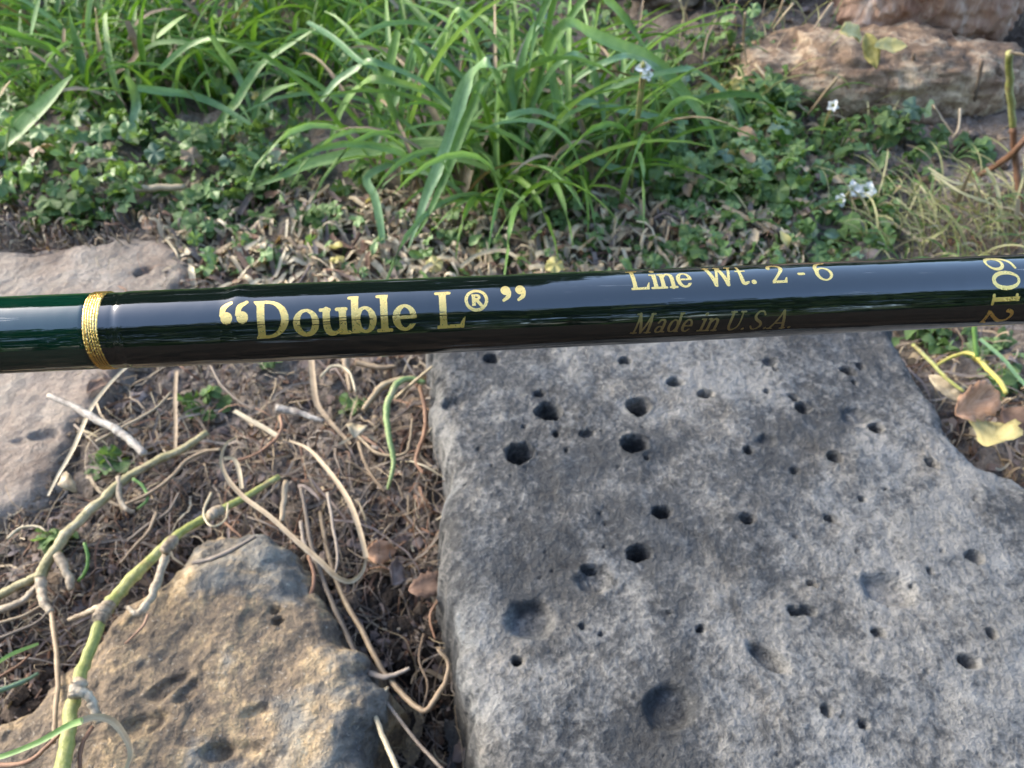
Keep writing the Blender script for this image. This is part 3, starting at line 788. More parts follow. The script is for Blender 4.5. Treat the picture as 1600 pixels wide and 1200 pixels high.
def lay_text(name, items, start_px, end_px, h, T, t, mat, label, shear=0.0, step=0.6, rotated=False, wear=0.0):
    """items: (glyph, left px, width px, y offset in cap heights, own cap height scale)"""
    (u0, v0), (u1, v1) = start_px, end_px
    s0, a0 = cyl_hit(u0, v0, R0); s1, a1 = cyl_hit(u1, v1, R0)
    k = (s1 - s0) / (u1 - u0) if not rotated else (S_of(1500) - S_of(1400)) / 100
    xmin, xmax = min(i[1] for i in items) - 8, max(i[1] + i[2] for i in items) + 8 + abs(shear) * h
    xs = np.arange(xmin, xmax, step); ys = np.arange(-0.35 * h, 1.25 * h, step)
    X, Y = np.meshgrid(xs, ys)
    D = np.full(X.shape, 1e3)
    for it in items:
        ch, lx, wd, dy = it[:4]; hs = it[4] if len(it) > 4 else 1.0
        A, S, E = glyph(ch, wd, h * hs, T, t)
        yy = Y - dy * h; xx = X - lx - shear * yy
        m = (xx > -wd * .6 - 6) & (xx < wd * 1.6 + 6)
        gx, gy = xx[m], yy[m]
        d = np.minimum.reduce([f(gx, gy) for f in A])
        if S: d = np.maximum(d, -np.minimum.reduce([f(gx, gy) for f in S]))
        if E: d = np.minimum(d, np.minimum.reduce([f(gx, gy) for f in E]))
        D[m] = np.minimum(D[m], d)
    # printed edges are never quite clean; scratches along the rod take away a little
    D = D + 0.35 * fbm(X * .22, Y * .22, 2, 30)
    if wear:
        for lv, sd_, wd_ in ((0.36, 5, .75), (0.30, 15, .5), (0.43, 25, .5)):
            D = np.maximum(D, (wd_ + .5 * pnoise(X * .02, Y * 0, sd_ + 3)) - np.abs(Y - lv * h - 2.0 * pnoise(X * .008, Y * 0, sd_)) - 2.0 * sstep(0.05, -0.1, pnoise(X * .012 + 2, Y * 0, sd_ + 8)))
        D = np.maximum(D, 6.0 * (fbm(X * .05, Y * .5, 3, 44) - 0.66))
    V, F, vid = [], [], {}
    ny, nx = X.shape
    def pt(key, x, y):
        if key not in vid: vid[key] = len(V); V.append((x, y))
        return vid[key]
    ins = D < 0
    cnt = ins[:-1, :-1].astype(int) + ins[1:, :-1] + ins[:-1, 1:] + ins[1:, 1:]
    for j, i in zip(*np.nonzero(cnt)):
        cs = [(j, i), (j, i + 1), (j + 1, i + 1), (j + 1, i)]
        if cnt[j, i] == 4:
            F.append([pt(c, X[c], Y[c]) for c in cs]); continue
        poly = []
        for q in range(4):
            a, b = cs[q], cs[(q + 1) % 4]
            if ins[a]: poly.append(pt(a, X[a], Y[a]))
            if ins[a] != ins[b]:
                f = D[a] / (D[a] - D[b]); key = (min(a, b), max(a, b))
                poly.append(pt(key, X[a] + f * (X[b] - X[a]), Y[a] + f * (Y[b] - Y[a])))
        if len(poly) >= 3: F.append(poly)
    V = np.array(V)
    if not rotated:
        fr = (V[:, 0] - u0) / (u1 - u0)
        s = s0 + fr * (s1 - s0); th = a0 + fr * (a1 - a0) + V[:, 1] * k / R0
    else:                                     # reads downwards, tops of the figures to the right
        s = s0 + V[:, 1] * k; th = a0 - (V[:, 0]) * k / R0
    r = rod_r(s, th) + 0.000022
    W = to_rod(rod_pt(s, th, r))
    F = [f for f in F]
    me = raw_mesh(name, W, F, mat)
    o = link(name, me, rod); o["label"] = label
    return o

H1 = 61
lay_text("lettering", [('q6', 350, 21, 0), ('q6', 374, 21, 0), ('D', 402, 51, 0), ('o', 459, 40, 0), ('u', 502, 43, 0), ('b', 548, 40, 0), ('l', 590, 20, 0), ('e', 613, 38, 0),
                       ('L', 683, 45, 0), ('reg', 728, 38, .40), ('q9', 784, 19, 0.10), ('q9', 808, 19, 0.10)],
         (405, 529.5), (727, 511.5), H1, 11.2, 5.2, M['gold_print'], "large bold gold lettering set between curled quotation marks", 0, 0.6, wear=0.55)
lay_text("lettering", [('L', 987, 29, 0), ('i', 1019, 12, 0), ('n', 1032, 25, 0), ('e', 1058, 24, 0), ('W', 1106, 42, 0), ('t', 1153, 17, 0), ('.', 1173, 8, 0), ('2', 1204, 27, 0), ('-', 1249, 12, 0), ('6', 1277, 28, 0)],
         (987, 453.5), (1305, 438), 42, 6.2, 3.4, M['gold_print'], "smaller gold lettering near the top of the shaft", 0, 0.5)
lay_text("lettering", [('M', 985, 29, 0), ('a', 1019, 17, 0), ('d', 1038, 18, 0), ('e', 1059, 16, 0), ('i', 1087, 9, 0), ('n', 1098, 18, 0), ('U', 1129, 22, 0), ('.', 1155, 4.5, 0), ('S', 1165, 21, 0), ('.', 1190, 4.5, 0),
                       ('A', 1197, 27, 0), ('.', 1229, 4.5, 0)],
         (987, 521), (1230, 512.5), 33, 4.2, 2.4, M['gold_shaded'], "faint thin slanted gold lettering low on the shaft", 0.22, 0.4)
lay_text("lettering", [('6', 0, 30, 0), ('0', 31, 30, 0), ('1', 66, 17, 0), ('2', 90, 30, 0)],
         (1529, 404.2), (1580, 401), 44, 6.6, 4.2, M['gold_print'], "gold figures printed crosswise round the shaft at the right", 0, 0.5, rotated=True)

# ------------------------------------------------------------------ plants: template meshes
def blade_template(k):
    r = random.Random(100 + k)
    a0, a1 = r.uniform(0.05, 0.35), r.uniform(0.9, 2.6)
    n = 11; p = np.zeros((n, 3)); ang = 0
    for i in range(1, n):
        t = i / (n - 1); ang = a0 + (a1 - a0) * t ** 1.6
        p[i] = p[i - 1] + np.array([math.sin(ang), 0, math.cos(ang)]) / (n - 1)
    wd = [0.55, 0.9, 1.0, 1.0, 0.9, 0.7, 0.4, 0.06]
    V, F = ribbon(p, [q * 0.05 for q in wd], n, 0.45, (0, r.uniform(-.8, .8)), (-1, 0.01, 0.2))
    return V, F
BT = [blade_template(k) for k in range(12)]
def blade_mesh(k, mat): return raw_mesh("blade", BT[k][0], BT[k][1], mat, across=rib_across(BT[k][0]))
BLADES = {mk: [blade_mesh(k, M[mk]) for k in range(12)] for mk in ('grass', 'grass_dark', 'grass_blue', 'straw', 'fine_grass')}

def put_blade(root, base, mk, length, width, az, tilt):
    o = bpy.data.objects.new("blade", random.choice(BLADES[mk]))
    C.objects.link(o); o.parent = root
    o.location = base
    o.rotation_euler = (random.uniform(-.15, .15), tilt, az)
    o.scale = (length, width / 0.05, length)
    return o

def hero_blade(root, px, wpx, h0, h1, mk, rooted=None, taper=1, name="blade", twist=(0, 0)):
    """one blade that the photograph shows singly; px runs from the arch to its end"""
    hs = np.linspace(h0, h1, len(px))
    pts = [P(u, v, h) for (u, v), h in zip(px, hs)]
    k = mmpx(*px[len(px) // 2], (h0 + h1) / 2)
    wd = [1.05 * wpx * k * f for f in ((0.75, 1, 1, .95, .75, .45, .08) if taper == 1 else (.08, .4, .7, .95, 1, 1, .9) if taper == -1 else (.7, 1, 1, 1, .9, .7, .5))]
    if rooted is not None:
        b = np.array([rooted[0] + random.uniform(-.012, .012), rooted[1] + random.uniform(-.01, .01), 0.0]); b[2] = gz(b)
        pts = [b, b * 0.45 + pts[0] * 0.55 + np.array([0, 0.006, 0.012])] + pts
        wd = [wd[0] * .8, wd[0]] + wd
    V, F = ribbon(pts, wd, len(pts) * 4, 0.4, twist)
    org = np.array(root.location)
    return link(name, raw_mesh(name, V - org, F, M[mk], across=rib_across(V)), root)

def blade_mass(root, n, cx, cy, rad, mk, lo, hi, wlo, whi, seed, az0=None):
    """the crowded blades in the heart of a tuft, too many to tell apart"""
    r = random.Random(seed); mb = MB()
    for _ in range(n):
        V, F = BT[r.randrange(12)]
        L = r.uniform(lo, hi); wd = r.uniform(wlo, whi) / 0.05
        az = r.uniform(0, 2 * math.pi) if az0 is None else r.gauss(*az0)
        q = V * np.array([L, wd, L])
        tl = r.uniform(-.1, .35)
        q = np.stack([q[:, 0] * math.cos(tl) + q[:, 2] * math.sin(tl), q[:, 1], -q[:, 0] * math.sin(tl) + q[:, 2] * math.cos(tl)], -1)
        q = np.stack([q[:, 0] * math.cos(az) - q[:, 1] * math.sin(az), q[:, 0] * math.sin(az) + q[:, 1] * math.cos(az), q[:, 2]], -1)
        a, rr = r.uniform(0, 2 * math.pi), rad * math.sqrt(r.random())
        x, y = cx + rr * math.cos(a) * 1.3, cy + rr * math.sin(a)
        mb.add(q + np.array([x, y, gz((x, y)) - .002]) - np.array(root.location), F, r.choices([0, 1, 2], mk[1])[0], True)
    o = link("blade_mass", mb.mesh("blade_mass", [M[x] for x in mk[0]]), root)
    o["kind"] = "stuff"
    return o

def tuft(name, label, px, n, rad, lo, hi, wlo, whi, mats, weights, group=None, cat="grass", az0=None):
    b = P(*px); b[2] = gz(b)
    root = thing(name, label, cat, tuple(b), group)
    for _ in range(n):
        a, rr = random.uniform(0, 2 * math.pi), rad * math.sqrt(random.random())
        x, y = b[0] + 1.3 * rr * math.cos(a), b[1] + rr * math.sin(a)
        az = random.uniform(0, 2 * math.pi) if az0 is None else random.gauss(*az0)
        put_blade(root, (x - b[0], y - b[1], gz((x, y)) - b[2] - .002), random.choices(mats, weights)[0], random.uniform(lo, hi), random.uniform(wlo, whi), az, random.uniform(-.1, .4))
    return root, b

# main tuft in the middle
t1, b1 = tuft("grass_clump", "big clump of long arching green grass behind the middle of the rod", (800, 300), 80, 0.052, 0.08, 0.15, 0.0026, 0.0046,
              ('grass', 'grass_blue', 'grass_dark', 'straw'), (5, 2, 3, 1.1))
blade_mass(t1, 240, b1[0], b1[1] + .02, 0.070, (('grass_dark', 'grass', 'straw'), (4, 6, 1.8)), 0.05, 0.13, 0.002, 0.004, 1)
c1 = (b1[0], b1[1])
for px, wpx, h0, h1, mk, rt, tp_ in [
    ([(765, 100), (740, 118), (722, 150), (712, 190), (700, 230), (680, 275), (665, 310), (652, 350), (638, 388)], 22, .10, .02, 'grass_blue', 1, 1),
    ([(757, 126), (738, 168), (722, 205), (706, 250), (690, 290), (664, 345), (648, 372)], 15, .09, .025, 'grass', 1, 1),
    ([(623, 48), (610, 105), (598, 150), (588, 190), (575, 240)], 16, .09, .012, 'grass', 0, 0),
    ([(595, 125), (560, 140), (535, 170), (520, 210), (508, 250)], 13, .075, .012, 'grass', 1, 1),
    ([(682, 35), (660, 60), (650, 85), (640, 120), (620, 155), (600, 192), (580, 240)], 12, .10, .02, 'grass_blue', 0, -1),
    ([(648, 66), (660, 95), (668, 130), (672, 155), (668, 190), (664, 230)], 10, .085, .02, 'grass_blue', 1, 1),
    ([(592, 100), (560, 108), (530, 125), (514, 142), (502, 158)], 13, .085, .06, 'grass_blue', 1, 0),
    ([(700, 222), (640, 228), (560, 240), (490, 255), (440, 276), (400, 292)], 19, .04, .022, 'grass', 1, 1),
    ([(838, 40), (865, 60), (878, 95), (885, 140), (888, 180), (884, 240), (878, 295)], 14, .105, .015, 'grass_blue', 1, 1),
    ([(842, 82), (858, 105), (868, 150), (876, 190), (900, 212), (930, 246), (955, 288)], 13, .09, .02, 'grass', 1, 1),
    ([(890, 88), (920, 105), (935, 140), (943, 180), (945, 228)], 12, .09, .04, 'grass_blue', 1, 1),
    ([(880, 40), (920, 52), (960, 70), (1000, 85), (1035, 108), (1062, 138), (1090, 172), (1110, 205), (1120, 240)], 19, .10, .03, 'grass', 1, 1),
    ([(960, 92), (1000, 95), (1030, 112), (1050, 142), (1060, 172), (1066, 212), (1058, 255), (1045, 300)], 12, .085, .01, 'grass_blue', 1, 1),
    ([(1060, 110), (1100, 122), (1130, 145), (1150, 172), (1160, 208), (1161, 262)], 12, .07, .01, 'grass_blue', 1, 1),
    ([(930, -20), (950, 2), (970, 22), (990, 48), (1012, 80)], 14, .11, .08, 'grass', 1, 1),
    ([(900, 160), (945, 168), (980, 175), (1020, 183), (1075, 192)], 14, .06, .035, 'grass_blue', 1, 0),
    ([(790, 186), (820, 176), (845, 176), (875, 188)], 12, .07, .06, 'grass_blue', 1, 0),
    ([(578, 272), (586, 310), (594, 350), (598, 380), (601, 405)], 13, .03, .008, 'grass_blue', 1, 1),
    ([(738, 232), (770, 250), (800, 272), (832, 302)], 12, .04, .01, 'grass', 1, 1),
    ([(955, 262), (985, 270), (1012, 284), (1035, 306)], 11, .03, .01, 'grass_blue', 1, 1),
    ([(905, 140), (925, 160), (934, 205), (936, 258)], 14, .06, .008, 'straw', 0, 0),
    ([(800, 98), (798, 130), (803, 165), (806, 200)], 12, .09, .06, 'grass_blue', 1, 1),
    ([(720, 20), (700, 45), (690, 80), (684, 120), (682, 170)], 11, .10, .05, 'grass', 1, 1),
    ([(870, -20), (848, 20), (835, 60), (826, 110)], 12, .12, .09, 'grass', 1, 1),
    ([(560, 60), (600, 40), (650, 36), (700, 50)], 9, .10, .09, 'grass', 0, 0),
    ([(480, 35), (520, 60), (560, 95), (590, 110)], 10, .09, .08, 'grass_blue', 0, 0),
    ([(860, 270), (900, 262), (960, 268), (1010, 255)], 10, .02, .02, 'straw', 0, 0)]:
    hero_blade(t1, px, wpx, h0, h1, mk, c1 if rt else None, tp_, twist=(random.uniform(-.3, .3), random.uniform(-.3, .3)))

t2, b2 = tuft("grass_clump", "grass clump with dry tan stalks at the upper left", (235, 150), 75, 0.065, 0.06, 0.12, 0.0025, 0.0044,
              ('grass', 'grass_blue', 'grass_dark', 'straw'), (5, 2, 4, 1.3))
blade_mass(t2, 200, b2[0], b2[1] + .02, 0.075, (('grass_dark', 'grass', 'straw'), (5, 4, 1)), 0.04, 0.10, 0.002, 0.004, 2)
for px, wpx, h0, h1, mk, rt, tp_ in [
    ([(-20, 245), (30, 205), (60, 175), (90, 143), (113, 117)], 26, .02, .06, 'grass', 0, 1),
    ([(208, 205), (214, 165), (210, 140), (197, 118)], 14, .02, .05, 'grass_blue', 0, 0),
    ([(215, 138), (262, 145), (300, 150), (340, 165), (392, 195)], 13, .055, .03, 'grass_blue', 0, 0),
    ([(325, 225), (350, 185), (370, 160), (400, 112), (430, 86), (470, 60), (505, 38)], 13, .015, .08, 'grass', 0, 1),
    ([(398, 190), (405, 160), (425, 144), (450, 135), (470, 130)], 11, .025, .055, 'grass', 0, 1),
    ([(135, 125), (125, 80), (115, 40), (105, 5)], 14, .03, .08, 'grass_blue', 0, 1),
    ([(50, 55), (58, 20), (66, -20)], 12, .08, .11, 'grass_blue', 0, 1),
    ([(225, 95), (222, 50), (226, 10), (232, -20)], 16, .05, .11, 'grass_dark', 0, 1),
    ([(330, 55), (350, 85), (368, 110), (385, 150), (395, 185)], 10, .07, .02, 'grass_blue', 0, 1),
    ([(0, 45), (40, 60), (75, 72), (102, 92)], 13, .08, .05, 'grass_dark', 0, 1),
    ([(150, 14), (154, 45), (158, 80), (166, 118)], 11, .08, .03, 'straw', 0, 0),
    ([(198, 32), (210, 62), (214, 85), (200, 102), (178, 116)], 10, .07, .03, 'straw', 0, 0),
    ([(102, 45), (101, 70), (103, 90)], 9, .06, .04, 'straw', 0, 0),
    ([(-5, 155), (8, 140), (16, 128)], 9, .03, .05, 'straw', 0, 0),
    ([(245, 60), (270, 40), (292, 22)], 12, .08, .1, 'grass', 0, 1),
    ([(250, 110), (290, 75), (330, 62), (370, 68)], 10, .05, .07, 'grass', 0, 1)]:
    hero_blade(t2, px, wpx, h0, h1, mk, None, tp_, twist=(random.uniform(-.3, .3), random.uniform(-.3, .3)))

t3, b3 = tuft("grass_clump", "darker grass clump at the top between the left and middle clumps", (520, 110), 55, 0.07, 0.06, 0.12, 0.003, 0.0055, ('grass', 'grass_blue', 'grass_dark'), (4, 2, 4))
blade_mass(t3, 200, b3[0], b3[1], 0.09, (('grass_dark', 'grass', 'straw'), (5, 4, .5)), 0.05, 0.12, 0.002, 0.004, 3)
t4, b4 = tuft("grass_clump", "grass growing at the top left corner", (40, 50), 45, 0.06, 0.06, 0.12, 0.003, 0.005, ('grass', 'grass_blue', 'grass_dark'), (4, 2, 4))
blade_mass(t4, 160, b4[0], b4[1], 0.09, (('grass_dark', 'grass', 'straw'), (5, 4, .5)), 0.04, 0.1, 0.002, 0.004, 4)
t5, b5 = tuft("fine_grass_clump", "fine pale dry grass clump above the rod at the right edge", (1530, 375), 110, 0.036, 0.025, 0.055, 0.0007, 0.0015, ('fine_grass', 'straw', 'grass'), (7, 2, 1), az0=(math.pi * 1.05, 1.0))
blade_mass(t5, 230, b5[0] - .015, b5[1] + .002, 0.046, (('fine_grass', 'straw_pale', 'grass'), (6, 2, 2)), 0.015, 0.045, 0.0005, 0.0011, 5, (math.pi, 1.2))
for px, wpx, h0, h1, mk in [([(1492, 325), (1505, 290), (1520, 258)], 9, .015, .045, 'straw'), ([(1450, 262), (1490, 285), (1540, 288), (1590, 286)], 4, .03, .02, 'fine_grass'),
                            ([(1455, 270), (1500, 300), (1540, 315), (1556, 322)], 4, .03, .02, 'fine_grass'), ([(1540, 262), (1555, 290), (1562, 320), (1565, 350)], 7, .03, .01, 'fine_grass'),
                            ([(1590, 310), (1586, 345), (1580, 375)], 9, .03, .005, 'straw'), ([(1490, 325), (1525, 340), (1545, 365)], 5, .02, .008, 'straw'),
                            ([(1370, 335), (1400, 352), (1430, 372), (1450, 380)], 5, .01, .008, 'straw'), ([(1440, 380), (1470, 362), (1490, 340)], 5, .01, .03, 'fine_grass')]:
    hero_blade(t5, px, wpx, h0, h1, mk, None, 0)

t6, b6 = tuft("fine_grass_clump", "thin wispy grass between the middle clump and the long brown stone", (1140, 175), 45, 0.045, 0.03, 0.07, 0.0006, 0.0013, ('fine_grass', 'straw', 'grass'), (5, 2, 3))
blade_mass(t6, 160, b6[0] + .03, b6[1], 0.07, (('fine_grass', 'straw', 'grass'), (5, 3, 4)), 0.02, 0.06, 0.0005, 0.001, 6)
t7, b7 = tuft("fine_grass_clump", "few dry wisps of grass on the soil above the smaller lettering", (1235, 345), 28, 0.030, 0.02, 0.05, 0.0006, 0.0014, ('fine_grass', 'straw', 'grass'), (5, 3, 3), az0=(math.pi, 1.3))
# ------------------------------------------------------------------ leaves
def leaf_round(seed, lobes=5, scal=0.10):
    """round scalloped leaf with folds, about 1 across, stalk notch at -x"""
    r = random.Random(seed); n = 30
    V = [(-0.05, 0, -0.06)]; F = []
    for ring, rr in ((1, 0.5), (2, 1.0)):
        for k in range(n):
            th = math.radians(-168 + 336 * k / (n - 1))
            R = 0.5 * rr * (1 + scal * abs(math.sin(th * lobes / 2 + .3)) - scal * .5 + r.uniform(-.03, .03) * (ring == 2))
            z = 0.10 * rr * math.cos(lobes * th + seed) + 0.16 * rr * rr * math.sin(th * 1.5 + seed) * .6 - 0.12 * rr * rr
            V.append((R * math.cos(th), R * math.sin(th), z + r.uniform(-.02, .02)))
    for k in range(n - 1):
        F.append([0, 1 + k, 2 + k]); F.append([1 + k, 1 + n + k, 2 + n + k, 2 + k])
    return np.array(V), F

def leaf_oval(seed, ratio=0.55, curl=0.25, jag=0.0, n=11):
    """pointed oval leaf along x from 0 to 1, creased at the midrib"""
    r = random.Random(seed); V, F = [], []
    for i in range(n):
        t = i / (n - 1)
        wd = ratio * .5 * (math.sin(math.pi * t ** 0.85) ** 0.8 if 0 < t < 1 else 0.02) * (1 + jag * r.uniform(-1, 1))
        z = -curl * t * t + 0.03 * math.sin(5 * t + seed)
        for s in (-1, -.5, 0, .5, 1):
            V.append((t, s * wd, z + abs(s) * wd * (0.45 + .25 * math.sin(7 * t + seed + s))))
    for i in range(n - 1):
        for k in range(4):
            a = i * 5 + k
            F.append([a, a + 1, a + 6, a + 5])
    return np.array(V), F
LR = [leaf_round(k, 5, 0.16) for k in range(6)]
LO = [leaf_oval(k) for k in range(5)]
LEAVES = {mk: [raw_mesh("leaf", v, f, M[mk]) for v, f in LR] for mk in ('leaf', 'leaf_dark', 'leaf_grey')}
OVALS = {mk: [raw_mesh("leaf", v, f, M[mk]) for v, f in LO] for mk in ('leaf', 'leaf_dark', 'leaf_grey', 'leaf_yellow', 'grass')}

def rot_rand(r, tilt):
    return Matrix.Rotation(r.uniform(0, 2 * math.pi), 3, 'Z') @ Matrix.Rotation(r.gauss(0, tilt), 3, 'X') @ Matrix.Rotation(r.gauss(0.25, tilt), 3, 'Y')

def weed(label, px, n, spread, hmax, size, mk, group, kind='round', name="weed_plant", h=None, cat="weed", toward=None, stems='leaf'):
    b = P(*px, h or 0.0)
    if h is None: b = P(*px, gz(b)); b[2] = gz(b)
    root = thing(name, label, cat, tuple(b), group)
    r = random.Random(int(px[0] * 7 + px[1] * 13))
    mb = MB(); pool = LEAVES if kind == 'round' else OVALS
    for k in range(n):
        a = r.uniform(0, 2 * math.pi); d = spread * math.sqrt(r.random())
        z = hmax * (0.35 + .65 * r.random()) * (1 - 0.5 * d / spread)
        x, y = d * math.cos(a), d * math.sin(a) * .8
        if toward: x += toward[0] * r.random(); y += toward[1] * r.random()
        m = r.choice(mk) if isinstance(mk, (list, tuple)) else mk
        o = bpy.data.objects.new("leaf", r.choice(pool[m]))
        C.objects.link(o); o.parent = root
        o.location = (x, y, z)
        s = size * r.uniform(.65, 1.2)
        o.rotation_euler = rot_rand(r, .42).to_euler(); o.scale = (s, s * r.uniform(.85, 1.1), s)
        V, F = tube([(x * .12, y * .12, -.002), (x * .5, y * .5, z * .75), (x, y, z - .0006)], [size * .05, size * .04], 5, 6)
        mb.add(V, F)
    st = link("leaf_stalks", mb.mesh("leaf_stalks", M[stems]), root)
    return root
# single small plants in the lower left
weed("small bright green curled weed leaf cluster above the yellow green runner", (328, 640), 9, .010, .014, .0085, ['leaf_dark', 'leaf'], None)
weed("grey green scalloped weed leaf on the tan runner under the bleached twig", (172, 732), 4, .005, .012, .0120, 'leaf', None)
weed("pale green folded weed leaf at the lower end of the tan runner", (97, 846), 4, .0045, .016, .0125, 'leaf', None)
weed("single small green leaf beside the pale bud left of the pitted slab", (552, 640), 3, .004, .012, .011, 'leaf', None)
weed("small green leaf just under the rod above the litter", (425, 575), 4, .006, .010, .010, 'leaf', None)
weed("lone round green leaf above the rod right of the paving stone", (436, 418), 4, .006, .012, .012, 'leaf', None)
R_ = random.Random(21)
WEEDS = [
    # left mat of weeds
    (12, 262, 'L', "round leaved weed at the left edge under the broad slanting grass blade"),
    (92, 248, 'L', "weed with pale rounded leaves beside the curled straw at the left"),
    (150, 330, 'L', "weed standing over the far edge of the paving stone with small bright leaves"),
    (112, 352, 'L', "weed hanging down onto the back left corner of the paving stone"),
    (175, 155, 'D', "dark leafy weed between the two dry tan stalks at the upper left"),
    (238, 205, 'L', "pale green weed below the short upright bluish blade at the left"),
    (205, 300, 'L', "weed spreading over the bleached stick left of the middle"),
    (300, 262, 'L', "dense round leaved weed right of the dark hollow in the left grass"),
    (345, 225, 'L', "weed at the foot of the long slanting blade left of the middle"),
    (372, 285, 'L', "bushy weed where the horizontal grass blade ends"),
    (330, 320, 'L', "weed just behind the right corner of the paving stone"),
    (420, 320, 'D', "darker weed right of the paving stone corner"),
    (300, 345, 'L', "bright weed touching the right corner of the paving stone"),
    (455, 268, 'G', "grey green weed under the horizontal grass blade"),
    (58, 168, 'D', "dark weed behind the broad slanting grass blade"),
    (30, 330, 'L', "straggling weed on the soil above the left end of the paving stone"),
    # along the top of the rod
    (500, 352, 'D', "low weed left of the bluish blade that points down at the rod"),
    (560, 300, 'D', "dark weed in front of the middle clump left of the bluish blade"),
    (735, 372, 'D', "low weed in the straw right of the drooping forked blade"),
    (800, 385, 'L', "bright low weed above the closing quotation marks"),
    (862, 350, 'D', "weed in the straw under the right half of the middle clump"),
    (905, 400, 'L', "weed touching the rod above the plain stretch left of the smaller lettering"),
    (968, 350, 'D', "weed below the right side of the middle clump near the long thin straw"),
    (1015, 385, 'D', "low weed directly above the first word of the smaller lettering"),
    (1092, 395, 'L', "pale low weed above the middle of the smaller lettering"),
    (1090, 320, 'D', "weed left of the tan straw lying in the right weeds"),
    (1235, 398, 'L', "pale weed touching the rod above the figure two"),
    # right of the clump, before the stone bank
    (1190, 232, 'G', "grey leafy weed below the rightmost arching blade"),
    (1150, 268, 'D', "dark weed left of the white flowers"),
    (1235, 300, 'D', "leafy weed just left of the white flowers"),
    (1300, 345, 'L', "green weed right under the white flowers"),
    (1375, 330, 'L', "broad leaved weed right of the white flowers"),
    (1430, 270, 'D', "dark weed with broad leaves behind the fine dry grass"),
    (1310, 235, 'D', "weed at the left foot of the long brown stone"),
    (1345, 385, 'D', "dark weed above the figure six near the fine dry grass"),
    (1485, 245, 'D', "small weed right of the rounded tuft before the brown stone"),
    # right corner below the rod
    (1432, 540, 'D', "dark leaf weed under the rod at the upper right corner of the slab"),
    (1490, 532, 'L', "green weed under the rod between slab and yellow stalk"),
    (1560, 550, 'L', "bright weed under the rod near the right edge"),
    (1510, 590, 'Y', "single light green oval leaf weed above the pinkish dead leaf"),
    (1600, 610, 'D', "weed at the right edge beside the pinkish dead leaf"),
]
KIND = {'L': ['leaf', 'leaf', 'leaf_dark'], 'D': ['leaf_dark', 'leaf_dark', 'leaf'], 'G': ['leaf_grey', 'leaf'], 'Y': ['leaf_yellow', 'leaf']}
for (u, v, kd, lb) in WEEDS:
    top_ = v < 260 or u < 480
    n_ = 3 if kd == 'Y' else R_.randint(9, 14) if top_ else R_.randint(6, 10)
    weed(lb, (u, v), n_, .022 if top_ else .015, R_.uniform(.014, .034) if top_ else R_.uniform(.008, .02), R_.uniform(.010, .0148) if top_ else R_.uniform(.009, .013),
         KIND[kd], "green weeds among the grass and straw", 'oval' if kd == 'Y' or (u > 1100 and R_.random() < .5) else 'round')
weed("dark rounded leafy tuft against the front of the long brown stone", (1395, 225), 16, .016, .035, .013, ['leaf_grey', 'leaf_dark'], None)
weed("grey green leafy weed hanging right of the middle grass clump", (1165, 170), 14, .025, .04, .015, ['leaf_grey', 'leaf'], None)
weed("single smooth grey leaf above the rod among the right weeds", (1272, 362), 2, .003, .012, .020, 'leaf_grey', None, 'oval')

# ground cover: leaves in the backdrop that nobody could count
def cover(name, n, region, mats, weights, size, hmax, seed, oval=0.4):
    r = random.Random(seed); mb = MB()
    for _ in range(n):
        u, v = region(r)
        b = P(u, v, 0.01); z = gz(b) + r.uniform(0, 1) ** 1.5 * hmax
        V, F = (LO[r.randrange(5)] if r.random() < oval else LR[r.randrange(6)])
        s = r.uniform(*size)
        R = np.array(rot_rand(r, .55))
        mb.add((V * s) @ R.T + np.array([b[0], b[1], z]), F, r.choices(range(len(mats)), weights)[0])
    o = link(name, mb.mesh(name, [M[m] for m in mats]))
    tag(o, "mixed green weeds and creeping leaves covering the soil behind the rod", "ground cover", None, "stuff")
def reg(r):
    while True:
        k = r.random()
        if k < .62:
            u, v = r.uniform(-120, 1000), r.uniform(-90, 150)
            if v > 20 and u < 480 and r.random() < .6: continue
        elif k < .8: u, v = r.uniform(-60, 480), r.uniform(140, 330)
        else: u, v = r.uniform(1020, 1240), r.uniform(120, 330)
        if v < 60 and u > 960 or (250 < u < 345 and 150 < v < 238): continue
        return u, v
cover("ground_cover", 300, lambda r: (r.uniform(300, 1260), r.uniform(330, 425)), ['leaf', 'leaf_dark', 'leaf_yellow'], [6, 3, .6], (.005, .010), .012, 9)
cover("ground_cover", 3000, reg, ['leaf', 'leaf_dark', 'leaf_grey', 'straw', 'leaf_yellow'], [7, 4, .8, .6, .25], (.006, .0135), .028, 5)
def reg_back(r):
    return r.uniform(-250, 1050), r.uniform(-330, -40)
cover("ground_cover", 1800, reg_back, ['leaf', 'leaf_dark', 'leaf_grey'], [4, 6, 1], (.02, .035), .08, 6)
def reg_far(r):
    return r.uniform(1060, 1400), r.uniform(190, 400)
cover("ground_cover", 520, reg_far, ['leaf', 'leaf_dark', 'leaf_grey', 'straw'], [5, 5, 1.2, 1.5], (.006, .011), .012, 8)

